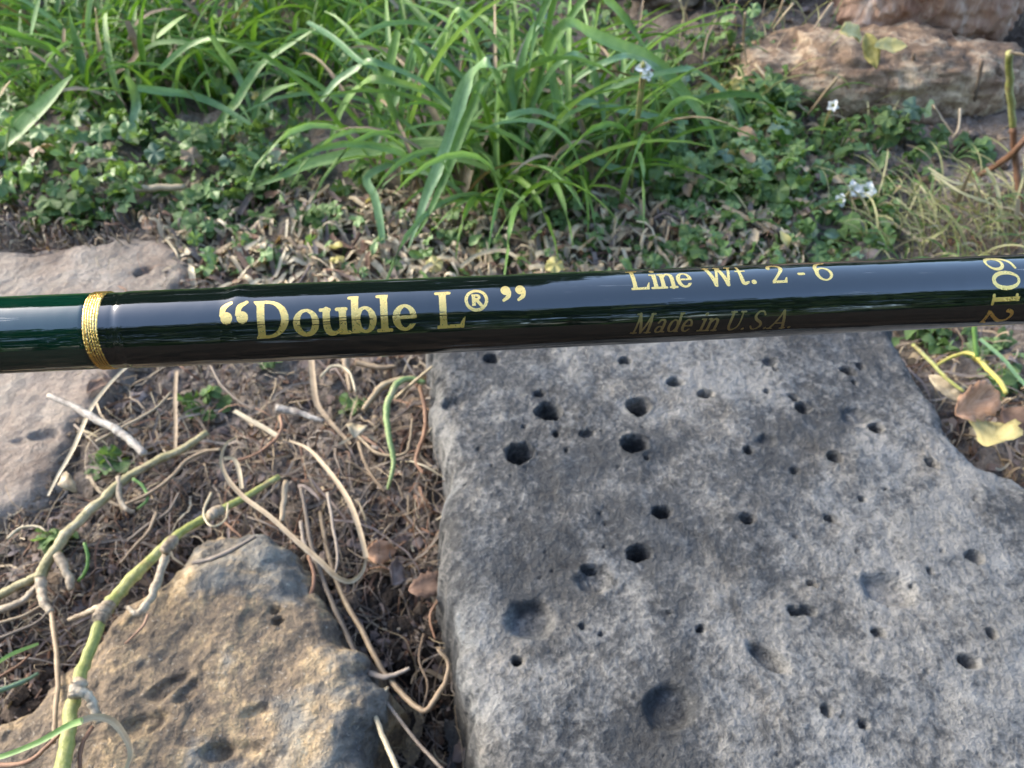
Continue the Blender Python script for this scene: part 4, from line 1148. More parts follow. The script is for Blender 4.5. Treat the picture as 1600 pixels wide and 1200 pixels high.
# ------------------------------------------------------------------ litter on the soil
def litter(name, n, region, lo, hi, wlo, whi, mats, weights, seed, lift, label, bend=1.5, round_=.35):
    r = random.Random(seed); mb = MB()
    for _ in range(n):
        u, v = region(r)
        b = P(u, v, 0.0); a = r.uniform(0, 2 * math.pi); L = r.uniform(lo, hi) * r.choice((.5, 1, 1)); k = r.gauss(0, bend * .5)
        p = []
        for i in range(5):
            t = i / 4 - .5
            x = b[0] + L * t * math.cos(a + k * t); y = b[1] + L * t * math.sin(a + k * t)
            p.append((x, y, gz((x, y)) + .001 + lift * r.random()))
        if r.random() < round_:
            V, F = tube(p, [r.uniform(wlo, whi) * .5, r.uniform(wlo, whi) * .35], 4, 7)
        else:
            V, F = ribbon(p, [r.uniform(wlo, whi)] * 2 + [wlo * .5], 7, r.uniform(0, .6), (r.uniform(-.6, .6), r.uniform(-.6, .6)), (0.1, -.2, 1))
        mb.add(V, F, r.choices(range(len(mats)), weights)[0], len(V) == 21)
    o = link(name, mb.mesh(name, [M[m] for m in mats]))
    tag(o, label, "litter", None, "stuff")
def reg_mid(r):
    return r.uniform(150, 700), r.uniform(430, 900)
def reg_gap(r):
    return (r.uniform(470, 740), r.uniform(780, 1220)) if r.random() < .38 else (r.uniform(-60, 260), r.uniform(780, 1120))
def reg_top(r):
    return r.uniform(260, 1250), r.uniform(320, 470)
def reg_right(r):
    return r.choice(((r.uniform(1050, 1620), r.uniform(60, 420)), (r.uniform(1400, 1700), r.uniform(500, 790)), (r.uniform(-60, 200), r.uniform(300, 400))))
ms = ['straw_grey', 'straw', 'dead_brown', 'dead_grey', 'rust_root', 'straw_pale']
litter("dry_litter", 700, reg_mid, .003, .014, .0004, .0018, ms, [6, 4, 3, 5, .6, .8], 1, .004, "short dry bits of stem littering the soil left of the pitted slab")
litter("dry_litter", 380, reg_mid, .015, .050, .0003, .0013, ms, [5, 4, 2, 3, 1, 1], 11, .008, "thin dry fibres and stalks over the soil left of the pitted slab")
litter("dry_litter", 900, reg_gap, .003, .014, .0003, .0016, ms, [4, .6, 5, 3, 1.2, .1], 2, .003, "dark brown bits of stem in the gaps between the stones")
litter("dry_litter", 200, reg_gap, .012, .035, .0003, .0009, ms, [4, 1.5, 3, 3, 1.4, .3], 12, .006, "thin brown fibres in the gaps between the stones")
litter("dry_litter", 1350, reg_top, .005, .034, .0008, .0036, ms, [1, 4, 1, 2, .3, 9], 3, .008, "straw coloured dead grass lying along the top of the rod", .8, .1)
litter("dry_litter", 800, reg_right, .005, .040, .0003, .0014, ms, [5, 4, 3, 3, .6, .6], 4, .008, "dry grass and fibres on the soil at the right")
litter("dry_litter", 420, lambda r: reg_mid(r) if r.random() < .6 else reg_gap(r), .012, .045, .00016, .00042, ms, [3, 5, 2, 2, 1.5, 3], 51, .016, "hair thin dry fibres tangled over the stems and soil", 3.2, .8)
def flakes(name, n, region, size, mats, weights, seed, label):
    """crumpled scraps of dead leaf"""
    r = random.Random(seed); mb = MB()
    for _ in range(n):
        u, v = region(r); b = P(u, v, 0); q = r.uniform(*size)
        m = 7; V = [(0, 0, r.uniform(-.1, .25))] + [((.5 + r.uniform(-.2, .25)) * math.cos(k * 2 * math.pi / m), (.35 + r.uniform(-.2, .2)) * math.sin(k * 2 * math.pi / m), r.uniform(-.25, .25)) for k in range(m)]
        R = np.array(rot_rand(r, .5))
        mb.add((np.array(V) * q) @ R.T + np.array([b[0], b[1], gz(b) + q * .25]), [[0, 1 + k, 1 + (k + 1) % m] for k in range(m)], r.choices(range(len(mats)), weights)[0])
    o = link(name, mb.mesh(name, [M[x] for x in mats]))
    tag(o, label, "litter", None, "stuff")
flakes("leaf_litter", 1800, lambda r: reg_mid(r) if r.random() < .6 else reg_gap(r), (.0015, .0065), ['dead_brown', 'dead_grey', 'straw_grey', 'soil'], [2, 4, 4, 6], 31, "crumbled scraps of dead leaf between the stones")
flakes("leaf_litter", 700, lambda r: reg_top(r) if r.random() < .6 else reg_right(r), (.003, .009), ['dead_brown', 'dead_grey', 'straw', 'straw_pale'], [2, 4, 4, 3], 32, "crumbled scraps of dead leaf behind the rod")

litter("dry_litter", 160, lambda r: (r.uniform(-40, 330), r.uniform(355, 400)), .004, .02, .0004, .0016, ms, [5, 4, 3, 3, .5, 1], 41, .014, "dry bits lying over the back edge of the paving stone")
def crumbs(n, region, lo, hi, seed, lift=0.0):
    r = random.Random(seed); mb = MB()
    ico = np.array([(0, 0, 1), (.9, 0, .4), (.28, .85, .4), (-.72, .53, .4), (-.72, -.53, .4), (.28, -.85, .4), (.72, .53, -.4), (-.28, .85, -.4), (-.9, 0, -.4), (-.28, -.85, -.4), (.72, -.53, -.4), (0, 0, -1)])
    fc = [[0, 1, 2], [0, 2, 3], [0, 3, 4], [0, 4, 5], [0, 5, 1], [1, 6, 2], [2, 7, 3], [3, 8, 4], [4, 9, 5], [5, 10, 1], [6, 7, 2], [7, 8, 3], [8, 9, 4], [9, 10, 5], [10, 6, 1], [11, 7, 6], [11, 8, 7], [11, 9, 8], [11, 10, 9], [11, 6, 10]]
    for _ in range(n):
        u, v = region(r); b = P(u, v, 0); s = lo * (hi / lo) ** (r.random() ** 2)
        V = ico * np.array([r.uniform(.6, 1.3), r.uniform(.6, 1.3), r.uniform(.5, 1)]) * s * (1 + np.array([[r.uniform(-.25, .25)] for _ in range(12)]))
        mb.add(V + np.array([b[0], b[1], gz(b) + s * .3 + lift * r.random()]), fc, r.choices([0, 1, 2], [6, 2, 1])[0])
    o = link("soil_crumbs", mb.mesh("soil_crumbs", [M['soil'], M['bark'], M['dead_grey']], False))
    tag(o, "loose dark crumbs of soil among the litter between the stones", "soil", None, "stuff")
def reg_soil(r):
    return r.choice((reg_mid(r), reg_gap(r), reg_gap(r), (r.uniform(1050, 1620), r.uniform(50, 400))))
crumbs(6500, reg_soil, .0007, .0042, 3)
PE = spline([(-40, 812), (20, 800), (66, 782), (84, 752), (108, 705), (140, 655), (176, 600), (210, 556)], 60)
def reg_edge(r):
    q = PE[r.randrange(60)]
    return q[0] + r.gauss(0, 9), q[1] + r.gauss(0, 9)
crumbs(700, reg_edge, .0006, .0026, 9, .0055)

# ------------------------------------------------------------------ single stems, twigs, dead leaves seen in the photograph
def pxpath(px, h):
    hs = np.linspace(h[0], h[-1], len(px)) if len(h) == 2 else np.interp(np.linspace(0, 1, len(px)), np.linspace(0, 1, len(h)), h)
    return np.array([P(u, v, q) for (u, v), q in zip(px, hs)])

def strand(name, label, cat, px, wpx, h, mk, kind='tube', group=None, parent=None, nodes=0.0, tw=(0, 0)):
    pts = pxpath(px, h)
    k = mmpx(*px[len(px) // 2], h[len(h) // 2])
    wl = [q * k for q in (wpx if isinstance(wpx, (list, tuple)) else [wpx, wpx * .9, wpx * .6])]
    if kind == 'tube': V, F = tube(pts, [q / 2 for q in wl], 9, len(px) * 5, nodes, .05)
    else: V, F = ribbon(pts, [q * .82 for q in wl], len(px) * 5, .5, tw, (0, -.3, 1))
    ac = rib_across(V) if kind != 'tube' else np.concatenate([np.tile(np.abs(np.arange(9) - 4.5) / 4.5, len(V) // 9)])
    if parent is None:
        org = pts[0]
        o = link(name, raw_mesh(name, V - org, F, M[mk], across=ac), None, tuple(org))
        return tag(o, label, cat, group)
    return link(name, raw_mesh(name, V - np.array(parent.location), F, M[mk], across=ac), parent)

def thing_at(name, label, cat, px, h, group=None):
    return thing(name, label, cat, tuple(P(*px, h)), group)

rn = thing_at("runner", "thick yellow green runner stem bending down over the ochre rock", "plant stem", (432, 748), .02)
strand("stem", None, None, [(436, 745), (372, 783), (310, 815), (265, 848), (220, 890), (187, 925), (162, 958)], [11, 14, 17, 20], (.012, .034), 'runner_green', parent=rn, nodes=.10)
strand("stem", None, None, [(164, 952), (143, 1008), (127, 1050), (114, 1098), (106, 1150), (97, 1215), (92, 1280)], [18, 20, 21, 23], (.034, .040), 'runner_green', parent=rn, nodes=.08)
strand("side_shoot", None, None, [(262, 856), (252, 892), (240, 925), (224, 952), (212, 958), (200, 948)], [13, 13, 12, 6], (.032, .034), 'shoot_white', parent=rn, nodes=.22)
strand("side_shoot", None, None, [(122, 1078), (140, 1090), (148, 1108), (156, 1130)], [14, 13, 12], (.042, .036), 'shoot_white', parent=rn, nodes=.25)
strand("side_shoot", None, None, [(158, 948), (135, 958), (108, 968)], [11, 9, 6], (.034, .02), 'shoot_white', parent=rn, nodes=.2)
strand("root", None, None, [(232, 960), (222, 980), (195, 1006)], [5, 5, 3], (.034, .034), 'rust_root', parent=rn)
for q in ([(170, 944), (162, 956), (155, 970)], [(126, 1062), (121, 1076), (117, 1090)], [(272, 844), (264, 852), (256, 862)], [(345, 797), (336, 802), (326, 808)]):
    strand("sheath", None, None, q, [22, 25, 20] if q[1][0] < 200 else [18, 20, 16], (.034, .036) if q[1][0] > 130 else (.041, .041), 'shoot_white', parent=rn)
rn2 = thing_at("runner", "tan runner stem with two weed leaves left of the yellow green one", "plant stem", (322, 678), .012)
strand("stem", None, None, [(324, 676), (282, 704), (250, 718), (200, 746), (160, 780), (122, 815), (95, 848), (72, 880), (62, 905)], [12, 14, 15, 16], (.012, .014), 'runner_tan', parent=rn2, nodes=.14)
strand("stem", None, None, [(63, 900), (66, 930), (80, 958)], [17, 14, 11], (.014, .014), 'shoot_white', parent=rn2, nodes=.2)
strand("root", None, None, [(80, 955), (86, 1000), (90, 1060), (87, 1110), (84, 1160)], [8, 8, 7], (.014, .030), 'straw', parent=rn2)
strand("side_shoot", None, None, [(90, 866), (105, 895), (112, 922)], [14, 13, 10], (.016, .012), 'shoot_white', parent=rn2, nodes=.2)
strand("side_shoot", None, None, [(132, 848), (137, 870), (134, 892), (122, 908)], [5, 5, 5], (.018, .012), 'grass', parent=rn2)
strand("side_shoot", None, None, [(186, 745), (186, 775), (198, 795), (210, 800)], [10, 9, 6], (.014, .01), 'shoot_white', parent=rn2)
strand("side_shoot", None, None, [(208, 748), (224, 760), (230, 780), (214, 796)], [5, 5, 4], (.014, .01), 'grass', parent=rn2)
rn3 = thing_at("runner", "greyish tan stem entering from the left edge toward the tan runner", "plant stem", (62, 900), .01)
strand("stem", None, None, [(62, 898), (30, 915), (-10, 935), (-50, 950)], [13, 14, 14], (.012, .010), 'runner_tan', parent=rn3, nodes=.15)
strand("stem", None, None, [(60, 915), (30, 942), (-10, 955), (-50, 970)], [10, 12, 12], (.012, .010), 'shoot_white', parent=rn3, nodes=.15)

strand("dead_grass_strip", "long pale yellow dead grass blade crossing the edge of the paving stone", "dead grass", [(200, 572), (172, 600), (142, 640), (116, 700), (92, 742), (75, 775)], [6, 8, 9, 7, 4], (.016, .014), 'straw_pale', 'ribbon')
strand("twig", "short bleached white twig lying from paving stone to runner", "twig", [(76, 618), (115, 635), (150, 655), (186, 674), (206, 690), (226, 710)], [9, 12, 13, 11], (.016, .014), 'twig_white', nodes=.10)
strand("dead_grass_strip", "pale twisted dead leaf ribbon curling above the runner then lying diagonally", "dead grass", [(370, 682), (353, 694), (345, 720), (355, 748), (380, 777), (420, 806), (460, 842), (502, 878), (525, 900), (548, 908), (566, 893), (572, 868)], [3, 7, 10, 9, 11, 9, 5], (.028, .03, .03, .022, .014), 'straw', 'ribbon', tw=(1.1, -.9))
strand("dead_grass_strip", "arched tan dead blade from the litter centre down to the diagonal ribbon", "dead grass", [(452, 688), (480, 700), (502, 722), (530, 758), (548, 790), (562, 830), (572, 872)], [4, 8, 10, 9], (.008, .018), 'straw', 'ribbon', tw=(-.3, .4))
strand("dead_grass_strip", "short curled pale loop beside the diagonal dead ribbon", "dead grass", [(350, 716), (366, 718), (374, 736), (378, 764)], [6, 8, 8], (.024, .02), 'straw_pale', 'ribbon')
strand("straw", "straight greyish dry stem beside the right side of the ochre rock", "dry stem", [(470, 762), (478, 800), (486, 850), (506, 910), (532, 970), (560, 1030), (580, 1056)], [7, 8, 7], (.010, .012), 'straw_grey')
strand("straw", "tan dry stem curling up in a hook near the slab edge", "dry stem", [(500, 800), (512, 862), (532, 925), (565, 985), (595, 1045), (620, 1075), (645, 1100), (664, 1110), (682, 1090), (697, 1062), (700, 1035), (684, 1014)], [8, 9, 9, 9, 5], (.006, .012, .02), 'straw')
strand("straw", "bent pale straw at the bottom between ochre rock and slab", "dry stem", [(606, 1074), (584, 1102), (590, 1130), (606, 1168), (626, 1215)], [6, 8, 9], (.012, .018), 'straw_pale')
strand("straw", "thin brown stem running to the bottom beside the bent pale straw", "dry stem", [(603, 1096), (640, 1145), (672, 1182), (720, 1230)], [6, 6, 6], (.01, .012), 'straw_grey')
strand("straw", "short forked grey stem above the bent pale straw", "dry stem", [(578, 1052), (600, 1058), (622, 1052), (640, 1044)], [11, 8, 6], (.012, .014), 'straw_grey')
strand("dead_grass_strip", "pale dead blade right of the bright green weed cluster", "dead grass", [(366, 642), (390, 656), (412, 668), (434, 682)], [8, 9, 9], (.012, .010), 'straw_pale', 'ribbon')
strand("straw", "short whitish stem stub lying in the middle of the litter", "dry stem", [(432, 638), (455, 642), (482, 650), (506, 658)], [14, 11, 6], (.012, .010), 'twig_white')
strand("dead_grass_strip", "tan dead blade hanging down from under the rod", "dead grass", [(486, 556), (490, 600), (496, 632), (520, 664), (548, 694)], [12, 12, 8, 5], (.014, .008), 'straw', 'ribbon')
strand("dead_grass_strip", "vertical tan blade under the rod left of the weed cluster", "dead grass", [(276, 580), (274, 620), (275, 660), (274, 705)], [8, 8, 7], (.01, .008), 'straw', 'ribbon')
gc = thing_at("curled_sprout", "green sprout curling down beside the slab edge with bent tip", "sprout", (660, 595), .016)
strand("stem", None, None, [(664, 598), (640, 592), (618, 602), (604, 640), (608, 682), (615, 722), (606, 765)], [8, 10, 11, 9, 8, 5], (.018, .022, .018, .008), 'sprout_green', parent=gc)
strand("stem", None, None, [(650, 588), (600, 602), (568, 640)], [6, 12, 8], (.018, .014), 'straw_pale', parent=gc)
strand("root", "rusty root strand", None, [(656, 604), (664, 640), (663, 675), (650, 718), (662, 740)], [7, 7, 5], (.014, .01), 'rust_root', parent=gc)
strand("straw", "thin bent straw forming a corner left of the green sprout", "dry stem", [(560, 682), (590, 708), (630, 710), (640, 690), (644, 655)], [5, 5, 4], (.010, .012), 'straw')
strand("straw", "thin straw slanting to the tip of the green sprout", "dry stem", [(560, 690), (570, 722), (585, 748), (602, 768)], [6, 6, 5], (.010, .008), 'straw')
strand("straw", "short vertical straw above the top of the ochre rock", "dry stem", [(447, 752), (443, 785), (440, 815)], [9, 9, 8], (.008, .010), 'straw')
strand("straw", "orange rootlet at the upper right of the ochre rock", "root", [(482, 868), (491, 902), (486, 928), (472, 950)], [6, 7, 4], (.014, .012), 'rust_root')
strand("straw", "thin pinkish tan stem curving above the runner", "dry stem", [(196, 788), (235, 770), (268, 745), (292, 720), (318, 706), (345, 702)], [5, 6, 5], (.012, .016), 'straw')
strand("straw", "thin brown stem branching off the short whitish stub", "dry stem", [(438, 650), (440, 670), (425, 692), (395, 712), (360, 722)], [5, 5, 4], (.010, .010), 'rust_root')
strand("straw", "tan stem lying across the top of the ochre rock", "dry stem", [(300, 880), (330, 874), (365, 858), (400, 838)], [6, 8, 6], (.032, .034), 'straw_grey')
gl = thing_at("looped_grass", "green blade turning white where it loops over at the bottom left", "grass blade", (0, 1180), .04)
strand("green_end", None, None, [(-40, 1188), (0, 1183), (60, 1160), (105, 1135), (130, 1126)], [7, 10, 12, 13], (.046, .056), 'grass', 'ribbon', parent=gl)
strand("white_end", None, None, [(126, 1127), (150, 1121), (174, 1126), (192, 1146), (204, 1174), (196, 1205)], [13, 13, 12, 10, 6], (.056, .045), 'straw_pale', 'ribbon', parent=gl, tw=(0, .5))
strand("straw", "rusty stem beside the looped blade at the bottom left", "root", [(145, 1135), (130, 1160), (124, 1190), (130, 1215)], [7, 7, 6], (.036, .036), 'rust_root')
strand("straw", "pale rusty stem along the left bottom edge", "root", [(-10, 1196), (40, 1192), (75, 1165), (100, 1140)], [8, 7, 5], (.034, .038), 'rust_root')
strand("straw", "grey green straw at the left edge beside the ochre rock", "dry stem", [(-10, 1082), (30, 1068), (60, 1052)], [9, 8, 5], (.02, .016), 'leaf_grey')
strand("grass_shoot", "thin green blade at the left edge above the ochre rock", "grass blade", [(-10, 1040), (20, 1022), (60, 1006)], [8, 8, 5], (.02, .014), 'grass', 'ribbon')
sr = thing_at("dry_stalk", "upright stalk green above and brown below at the right edge", "stalk", (1592, 340), .01)
strand("green_part", None, None, [(1577, 82), (1577, 120), (1580, 160), (1583, 200)], [9, 10, 10], (.10, .055), 'runner_green', parent=sr)
strand("brown_part", None, None, [(1583, 198), (1586, 240), (1592, 290), (1596, 345)], [9, 9, 9], (.056, .008), 'rust_root', parent=sr)
strand("tip", None, None, [(1577, 82), (1590, 84), (1612, 88)], [6, 5, 4], (.10, .10), 'straw_pale', parent=sr)
strand("straw", "reddish tan stem slanting in from the right edge above the fine grass", "dry stem", [(1620, 190), (1590, 232), (1565, 252), (1530, 275)], [9, 10, 7], (.06, .02), 'rust_root')
strand("dead_grass_strip", "tan straw lying in the weeds above the lettering at the right", "dead grass", [(1128, 322), (1160, 338), (1190, 356), (1214, 372)], [9, 11, 8], (.018, .012), 'straw_pale', 'ribbon')
strand("dead_grass_strip", "curved straw below the big middle clump close to the rod", "dead grass", [(720, 418), (745, 400), (780, 392), (808, 402)], [7, 9, 7], (.012, .012), 'straw_pale', 'ribbon')
strand("dead_grass_strip", "flat pale straw along the rod right of the bluish blade", "dead grass", [(596, 412), (630, 416), (672, 422)], [9, 12, 8], (.008, .008), 'straw_pale', 'ribbon')
strand("dead_grass_strip", "long thin straw right of the middle clump just above the rod", "dead grass", [(818, 345), (860, 362), (905, 368), (960, 378)], [5, 8, 5], (.012, .01), 'straw', 'ribbon')
strand("dead_grass_strip", "pale curled straw among the weeds at the left", "dead grass", [(112, 240), (118, 226), (132, 224), (140, 238), (138, 255)], [6, 8, 6], (.03, .02), 'straw_pale', 'ribbon')
strand("dead_grass_strip", "short thick straw among the weeds at the left", "dead grass", [(138, 262), (150, 254), (172, 252), (200, 258)], [10, 11, 9], (.026, .02), 'straw_pale', 'ribbon')
strand("twig", "bleached stick on the ground left of the middle clump", "twig", [(205, 296), (240, 294), (290, 292)], [11, 12, 9], (.02, .02), 'straw_pale')
for k, (px, wd, h) in enumerate([([(1165, 20), (1162, 60), (1168, 110)], 4, (.07, .03)), ([(1180, 100), (1215, 140), (1262, 175)], 5, (.035, .02)), ([(1310, 120), (1285, 150), (1262, 180)], 5, (.05, .02)),
                    ([(1120, 30), (1105, 60), (1098, 95)], 4, (.055, .04)), ([(1225, 0), (1215, 25), (1205, 42)], 4, (.09, .07)), ([(1240, 5), (1220, 30), (1208, 45)], 4, (.09, .07)),
                    ([(1300, 5), (1285, 25), (1272, 45)], 5, (.08, .07)), ([(1455, 160), (1475, 190), (1490, 210)], 4, (.03, .02)), ([(1500, 170), (1498, 200), (1488, 215)], 4, (.03, .02))]):
    strand("straw", ["upright thin dry stalk left of the long brown stone", "thin straw crossing the left end of the long brown stone downwards", "thin straw slanting down left over the front of the long brown stone",
           "thin straw right of the topmost grass blades left of the stone bank", "thin straw under the greyish stone, left one of the pair", "thin straw under the greyish stone, right one of the pair",
           "thin straw left of the reddish streaked block", "thin straw at the foot of the brown stone right of the rounded tuft", "rightmost thin straw at the foot of the long brown stone"][k], "dry stem", px, wd, h, 'straw', group="thin straws on the stone bank")
for k, px in enumerate([[(1428, 85), (1425, 125), (1420, 185)], [(1485, 70), (1462, 120), (1452, 170)], [(1535, 95), (1526, 140), (1518, 175)]]):
    strand("rootlet", ["left dark rootlet hanging down the long brown stone", "middle dark rootlet hanging down the long brown stone", "right dark rootlet hanging down the long brown stone"][k], "root", px, 5, (.046, .008), 'bark', group="rootlets on the brown stone")

strand("yellow_stalk", "bright yellow stalk arching over the pinkish dead leaf by the slab", "stalk", [(1462, 572), (1482, 560), (1506, 552), (1524, 556), (1546, 580), (1562, 596), (1572, 614)], [5, 6, 8, 7], (.026, .036), 'yellow_stalk')
strand("grass_shoot", "thin yellow green stem slanting from the slab corner to the dead leaves", "stem", [(1426, 538), (1450, 560), (1478, 590), (1506, 612)], [6, 6, 5], (.03, .028), 'runner_green')
strand("grass_shoot", "upright green stem just under the rod above the yellow stalk", "stem", [(1522, 505), (1523, 530), (1527, 558)], [7, 7, 6], (.045, .034), 'grass')
strand("grass_shoot", "pale green blade under the rod at the right edge", "grass blade", [(1530, 530), (1565, 560), (1590, 590), (1620, 622)], [8, 9, 7], (.03, .026), 'grass_blue', 'ribbon')
MORE = [
    ("thin tan straw crossing under the bleached twig", [(150, 690), (190, 668), (240, 640), (268, 612)], 5, (.012, .008), 'straw'),
    ("grey straw under the rod right of the vertical tan blade", [(330, 572), (345, 600), (372, 626), (398, 640)], 5, (.010, .010), 'straw_grey'),
    ("brown curved straw between the two runners", [(200, 845), (232, 820), (262, 800), (280, 770)], 6, (.010, .012), 'straw_grey'),
    ("brown straw from the tan runner down to its whitish shoot", [(245, 800), (232, 830), (205, 860), (188, 880)], 6, (.012, .010), 'straw'),
    ("pale curled thread left of the pale folded weed leaf", [(12, 842), (30, 826), (55, 822), (75, 830)], 5, (.012, .012), 'straw_pale'),
    ("grey straw standing beside the hooked tan stem", [(512, 770), (520, 820), (528, 870), (522, 900)], 6, (.008, .010), 'straw_grey'),
    ("thin straw arching left of the single green leaf", [(500, 590), (520, 572), (545, 580), (556, 612)], 5, (.012, .014), 'straw_pale'),
    ("broad tan blade under the rod left of the green sprout", [(536, 552), (543, 580), (548, 612)], 11, (.014, .010), 'straw'),
    ("tan flat straw lying under the rod near the slab", [(556, 566), (590, 574), (620, 572)], 10, (.010, .010), 'straw'),
    ("slender straw leaning on the top left edge of the slab", [(618, 622), (648, 596), (676, 572)], 6, (.014, .032), 'straw_pale'),
    ("dark thin rootlet in the gap beside the slab", [(662, 990), (655, 1030), (668, 1070), (660, 1110)], 5, (.002, .004), 'bark'),
    ("thin rusty fibre in the gap left of the slab", [(690, 930), (672, 962), (680, 1000)], 5, (.006, .002), 'rust_root'),
    ("tangled brown straw at the left edge above the ochre rock", [(-8, 1000), (30, 985), (64, 968), (92, 930)], 6, (.010, .012), 'straw_grey'),
    ("second tangled straw at the left edge above the ochre rock", [(-8, 975), (36, 962), (75, 940)], 5, (.014, .012), 'straw'),
    ("orange rootlet at the left edge below the tangled straws", [(-8, 1062), (28, 1040), (48, 1022)], 5, (.014, .012), 'rust_root'),
    ("pale fibre looping over the yellow green runner", [(330, 770), (318, 800), (330, 822), (352, 812), (356, 786)], 4, (.018, .026, .02), 'straw_pale'),
    ("short orange fibre between runner and ochre rock", [(350, 815), (365, 828), (378, 840)], 5, (.010, .012), 'rust_root'),
    ("grey stem fragment right of the diagonal dead ribbon", [(470, 815), (476, 850), (492, 880)], 7, (.008, .008), 'straw_grey'),
]
for lb, q, wq, hq, mq in MORE:
    strand("straw", lb, "dry stem", q, wq, hq, mq)
def dead_leaf(name, label, cat, px, size, h, mk, rot, ratio=.6, curl=.3, jag=.12, seed=1, parts=None):
    V, F = leaf_oval(seed, ratio, curl, jag, 19)
    b = P(*px, h)
    V = V.copy()
    V[:, 2] += .09 * pnoise(V[:, 0] * 3.2, V[:, 1] * 3.2, seed) + .05 * pnoise(V[:, 0] * 8, V[:, 1] * 8, seed + 3)
    V[:, 0] -= .5
    R = np.array(Matrix.Rotation(rot[2], 3, 'Z') @ Matrix.Rotation(rot[1], 3, 'Y') @ Matrix.Rotation(rot[0], 3, 'X'))
    o = link(name, raw_mesh(name, (V * size) @ R.T, F, M[mk], across=np.tile([0, .3, .6, .35, .05], len(V) // 5) + V[:, 0] * .8), None, tuple(b))
    sm = o.modifiers.new("thick", 'SOLIDIFY'); sm.thickness = .00012
    return tag(o, label, cat)
dead_leaf("dead_leaf", "pinkish brown dead leaf beside the right edge of the pitted slab", "dead leaf", (1530, 626), .027, .034, 'dead_pink', (.6, -.1, .5), .55, .15, .16, 3)
dead_leaf("dead_leaf", "yellow green dead leaf under the pinkish one at the right", "dead leaf", (1556, 668), .027, .028, 'dead_yellow', (-.4, .1, .9), .62, .3, .26, 4)
dead_leaf("dead_leaf", "orange brown dead leaf cut by the right edge of the picture", "dead leaf", (1598, 668), .020, .026, 'dead_brown', (.2, .2, -.9), .6, .3, .1, 5)
dead_leaf("dead_leaf", "whitish dried husk between slab and pinkish leaf", "husk", (1480, 608), .018, .024, 'straw_pale', (.6, .1, -.9), .36, .1, .1, 6)
dead_leaf("dead_leaf", "small tan shell shaped leaf in the soil beside the slab", "dead leaf", (596, 862), .012, .006, 'dead_pink', (.5, .1, .2), .8, .5, .08, 7)
dead_leaf("dead_leaf", "curled grey dead leaf right of the tan shell shaped leaf", "dead leaf", (626, 888), .016, .006, 'dead_grey', (.8, .1, 1.2), .5, .6, .15, 8)
dead_leaf("dead_leaf", "mauve brown dead leaf leaning on the left edge of the slab", "dead leaf", (676, 912), .018, .012, 'dead_brown', (.4, -.1, .25), .5, .3, .15, 9)
dead_leaf("dead_leaf", "reddish crumpled dead leaf in the soil left of the slab corner", "dead leaf", (655, 780), .016, .004, 'rust_root', (.7, .2, -1.2), .35, .5, .2, 10)
dead_leaf("dead_leaf", "cream husk on the edge of the paving stone", "husk", (104, 752), .009, .016, 'straw_pale', (.4, .1, -1.0), .7, .4, .1, 11)
dead_leaf("dead_leaf", "small cream bract below the single green leaf left of the slab", "husk", (556, 668), .012, .010, 'straw_pale', (.3, .1, 1.6), .7, .3, .1, 12)
dead_leaf("dead_leaf", "pale orange fallen leaf on the edge above the long brown stone", "dead leaf", (1335, 50), .022, .072, 'leaf_yellow', (.6, .1, .3), .6, .3, .15, 13)
dead_leaf("dead_leaf", "long yellow green leaf hanging over the long brown stone", "dead leaf", (1362, 78), .022, .060, 'leaf_yellow', (.5, .6, -1.2), .45, .2, .05, 14)
dead_leaf("dead_leaf", "oval yellow green leaf lying flat on the long brown stone", "dead leaf", (1392, 72), .022, .064, 'leaf_yellow', (.4, .0, .1), .5, .1, .05, 15)
dead_leaf("dead_leaf", "orange tan dead leaf in the weeds left of the long brown stone", "dead leaf", (1168, 210), .014, .03, 'dead_pink', (.6, .1, -.7), .6, .3, .1, 16)
dead_leaf("dead_leaf", "small brown dead leaf in front of the left weeds near the paving stone", "dead leaf", (238, 350), .012, .012, 'dead_pink', (.5, .1, .6), .6, .3, .1, 17)
dead_leaf("dead_leaf", "reddish dead leaf under the rod right of the pale blade", "dead leaf", (158, 600), .014, .012, 'dead_brown', (.3, .1, .9), .45, .2, .1, 18)

PETAL = leaf_oval(5, 0.85, 0.12, 0.03)
def floret(name, label, cat, px, h, heads, size, mk, petals=5):
    root = thing_at(name, label, cat, px, h)
    r = random.Random(int(px[0]))
    me = raw_mesh("petal", PETAL[0] * size, PETAL[1], M[mk])
    mb = MB()
    for (ox, oz) in heads:
        cen = Vector((ox, r.uniform(-.002, .002), oz))
        face = Vector((r.uniform(-.4, .4), -.7, .7 + r.uniform(-.2, .2))).to_track_quat('Z', 'Y')
        for k in range(petals):
            o = link("petal", me, root, cen)
            o.rotation_mode = 'QUATERNION'
            o.rotation_quaternion = face @ Quaternion((0, 0, 1), 2 * math.pi * k / petals + r.uniform(-.2, .2)) @ Quaternion((0, 1, 0), -.35 + r.uniform(-.2, .2))
            o.scale = [r.uniform(.85, 1.1)] * 3
        V, F = tube([cen + face @ Vector((0, 0, .0008)), cen + face @ Vector((0, 0, -.001)), cen * .5 + Vector((0, .003, -h * .5)), Vector((0.002, .004, -h + .004))], [.0011, .0009, .0006, .0007], 6, 10)
        mb.add(V, F)
    link("stalk", mb.mesh("stalk", M['runner_green']), root)
floret("white_flower", "pair of bright white flowers in the weeds above the rod at right", "flower", (1342, 299), .020, [(-.004, 0), (.0045, -.0005)], .0058, 'petal')
floret("white_flower", "small dim white flower left of the bright pair", "flower", (1311, 311), .018, [(0, 0)], .0042, 'petal')
floret("seed_head", "pale cream flower head on a blade right of the middle clump", "flower", (1010, 118), .085, [(0, 0), (-.0022, .004)], .0042, 'petal', 4)
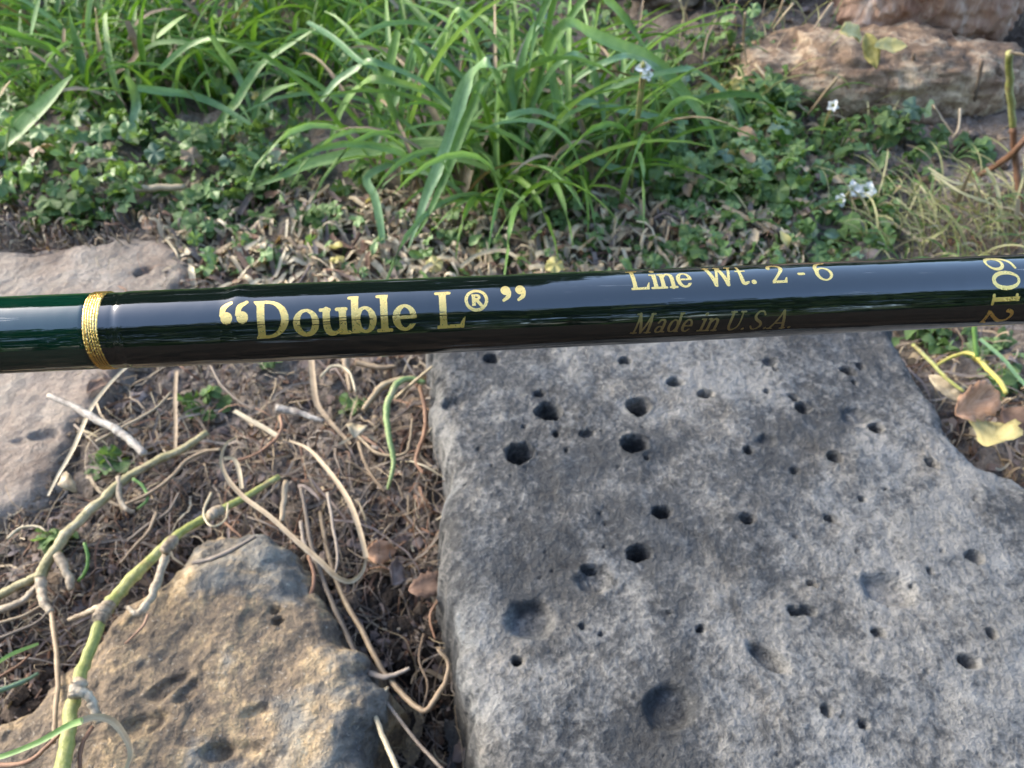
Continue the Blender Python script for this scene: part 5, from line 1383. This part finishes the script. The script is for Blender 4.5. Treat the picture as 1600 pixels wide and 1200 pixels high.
floret("seed_head", "tiny yellow seed head low in the middle clump", "seed head", (952, 250), .03, [(0, 0), (-.001, .004)], .0036, 'leaf_yellow', 4)
floret("seed_head", "tan seed head in the weeds right of the middle clump", "seed head", (1072, 262), .02, [(0, 0), (.003, .002)], .005, 'leaf_yellow', 5)
floret("white_flower", "white speck of a flower on the long brown stone", "flower", (1302, 168), .035, [(0, 0)], .0042, 'petal')

# ------------------------------------------------------------------ unseen hedges, added for dark reflections in the varnish and to keep off low sky
def added_hedge(label, x0, x1, y0, y1, hgt, n, seed, size):
    r = random.Random(seed)
    root = thing("added_hedge", label, "added_hedge", ((x0 + x1) / 2, (y0 + y1) / 2, 0))
    org = np.array(root.location); mb = MB()
    for _ in range(n):
        t = r.random(); z = hgt * (r.random() ** .8)
        b = np.array([r.uniform(x0, x1), r.uniform(y0, y1), z + .12 * math.sin(t * 20)])
        s = r.uniform(*size); R = np.array(rot_rand(r, .9))
        q = np.array([(0, -.3, 0), (.5, -.45, .05), (1, 0, -.1), (.5, .45, .05), (0, .3, 0)]) * s
        mb.add(q @ R.T + b - org, [[0, 1, 2, 3, 4]])
    o = link("foliage", mb.mesh("foliage", M['added_hedge_leaf'], False), root); o["kind"] = "stuff"
    nst = 7
    for k in range(nst):
        f = (k + .5) / nst
        x, y = x0 + (x1 - x0) * f, y0 + (y1 - y0) * (f if abs(y1 - y0) > abs(x1 - x0) else .5)
        if abs(y1 - y0) > abs(x1 - x0): x = (x0 + x1) / 2
        V, F = tube([(x, y, -.02), (x + .05, y, hgt * .4), (x - .04, y + .03, hgt * .85)], [.03, .022, .008], 7, 8)
        link("trunk", raw_mesh("trunk", V - org, F, M['bark']), root)
added_hedge("tall dark hedging added out of view at the back left for the varnish to reflect", -1.8, 0.2, 1.45, 1.95, 2.3, 8000, 1, (.07, .13))
added_hedge("dark hedging added behind the camera for the varnish to reflect", -1.6, 2.6, -1.9, -1.3, 2.0, 8000, 2, (.07, .13))  # stands in for the dark reflection of whoever holds the camera
added_hedge("low dark hedging added out of view far behind the grass for the varnish to reflect", -2.0, 3.6, 4.0, 4.6, 1.4, 6000, 3, (.08, .14))
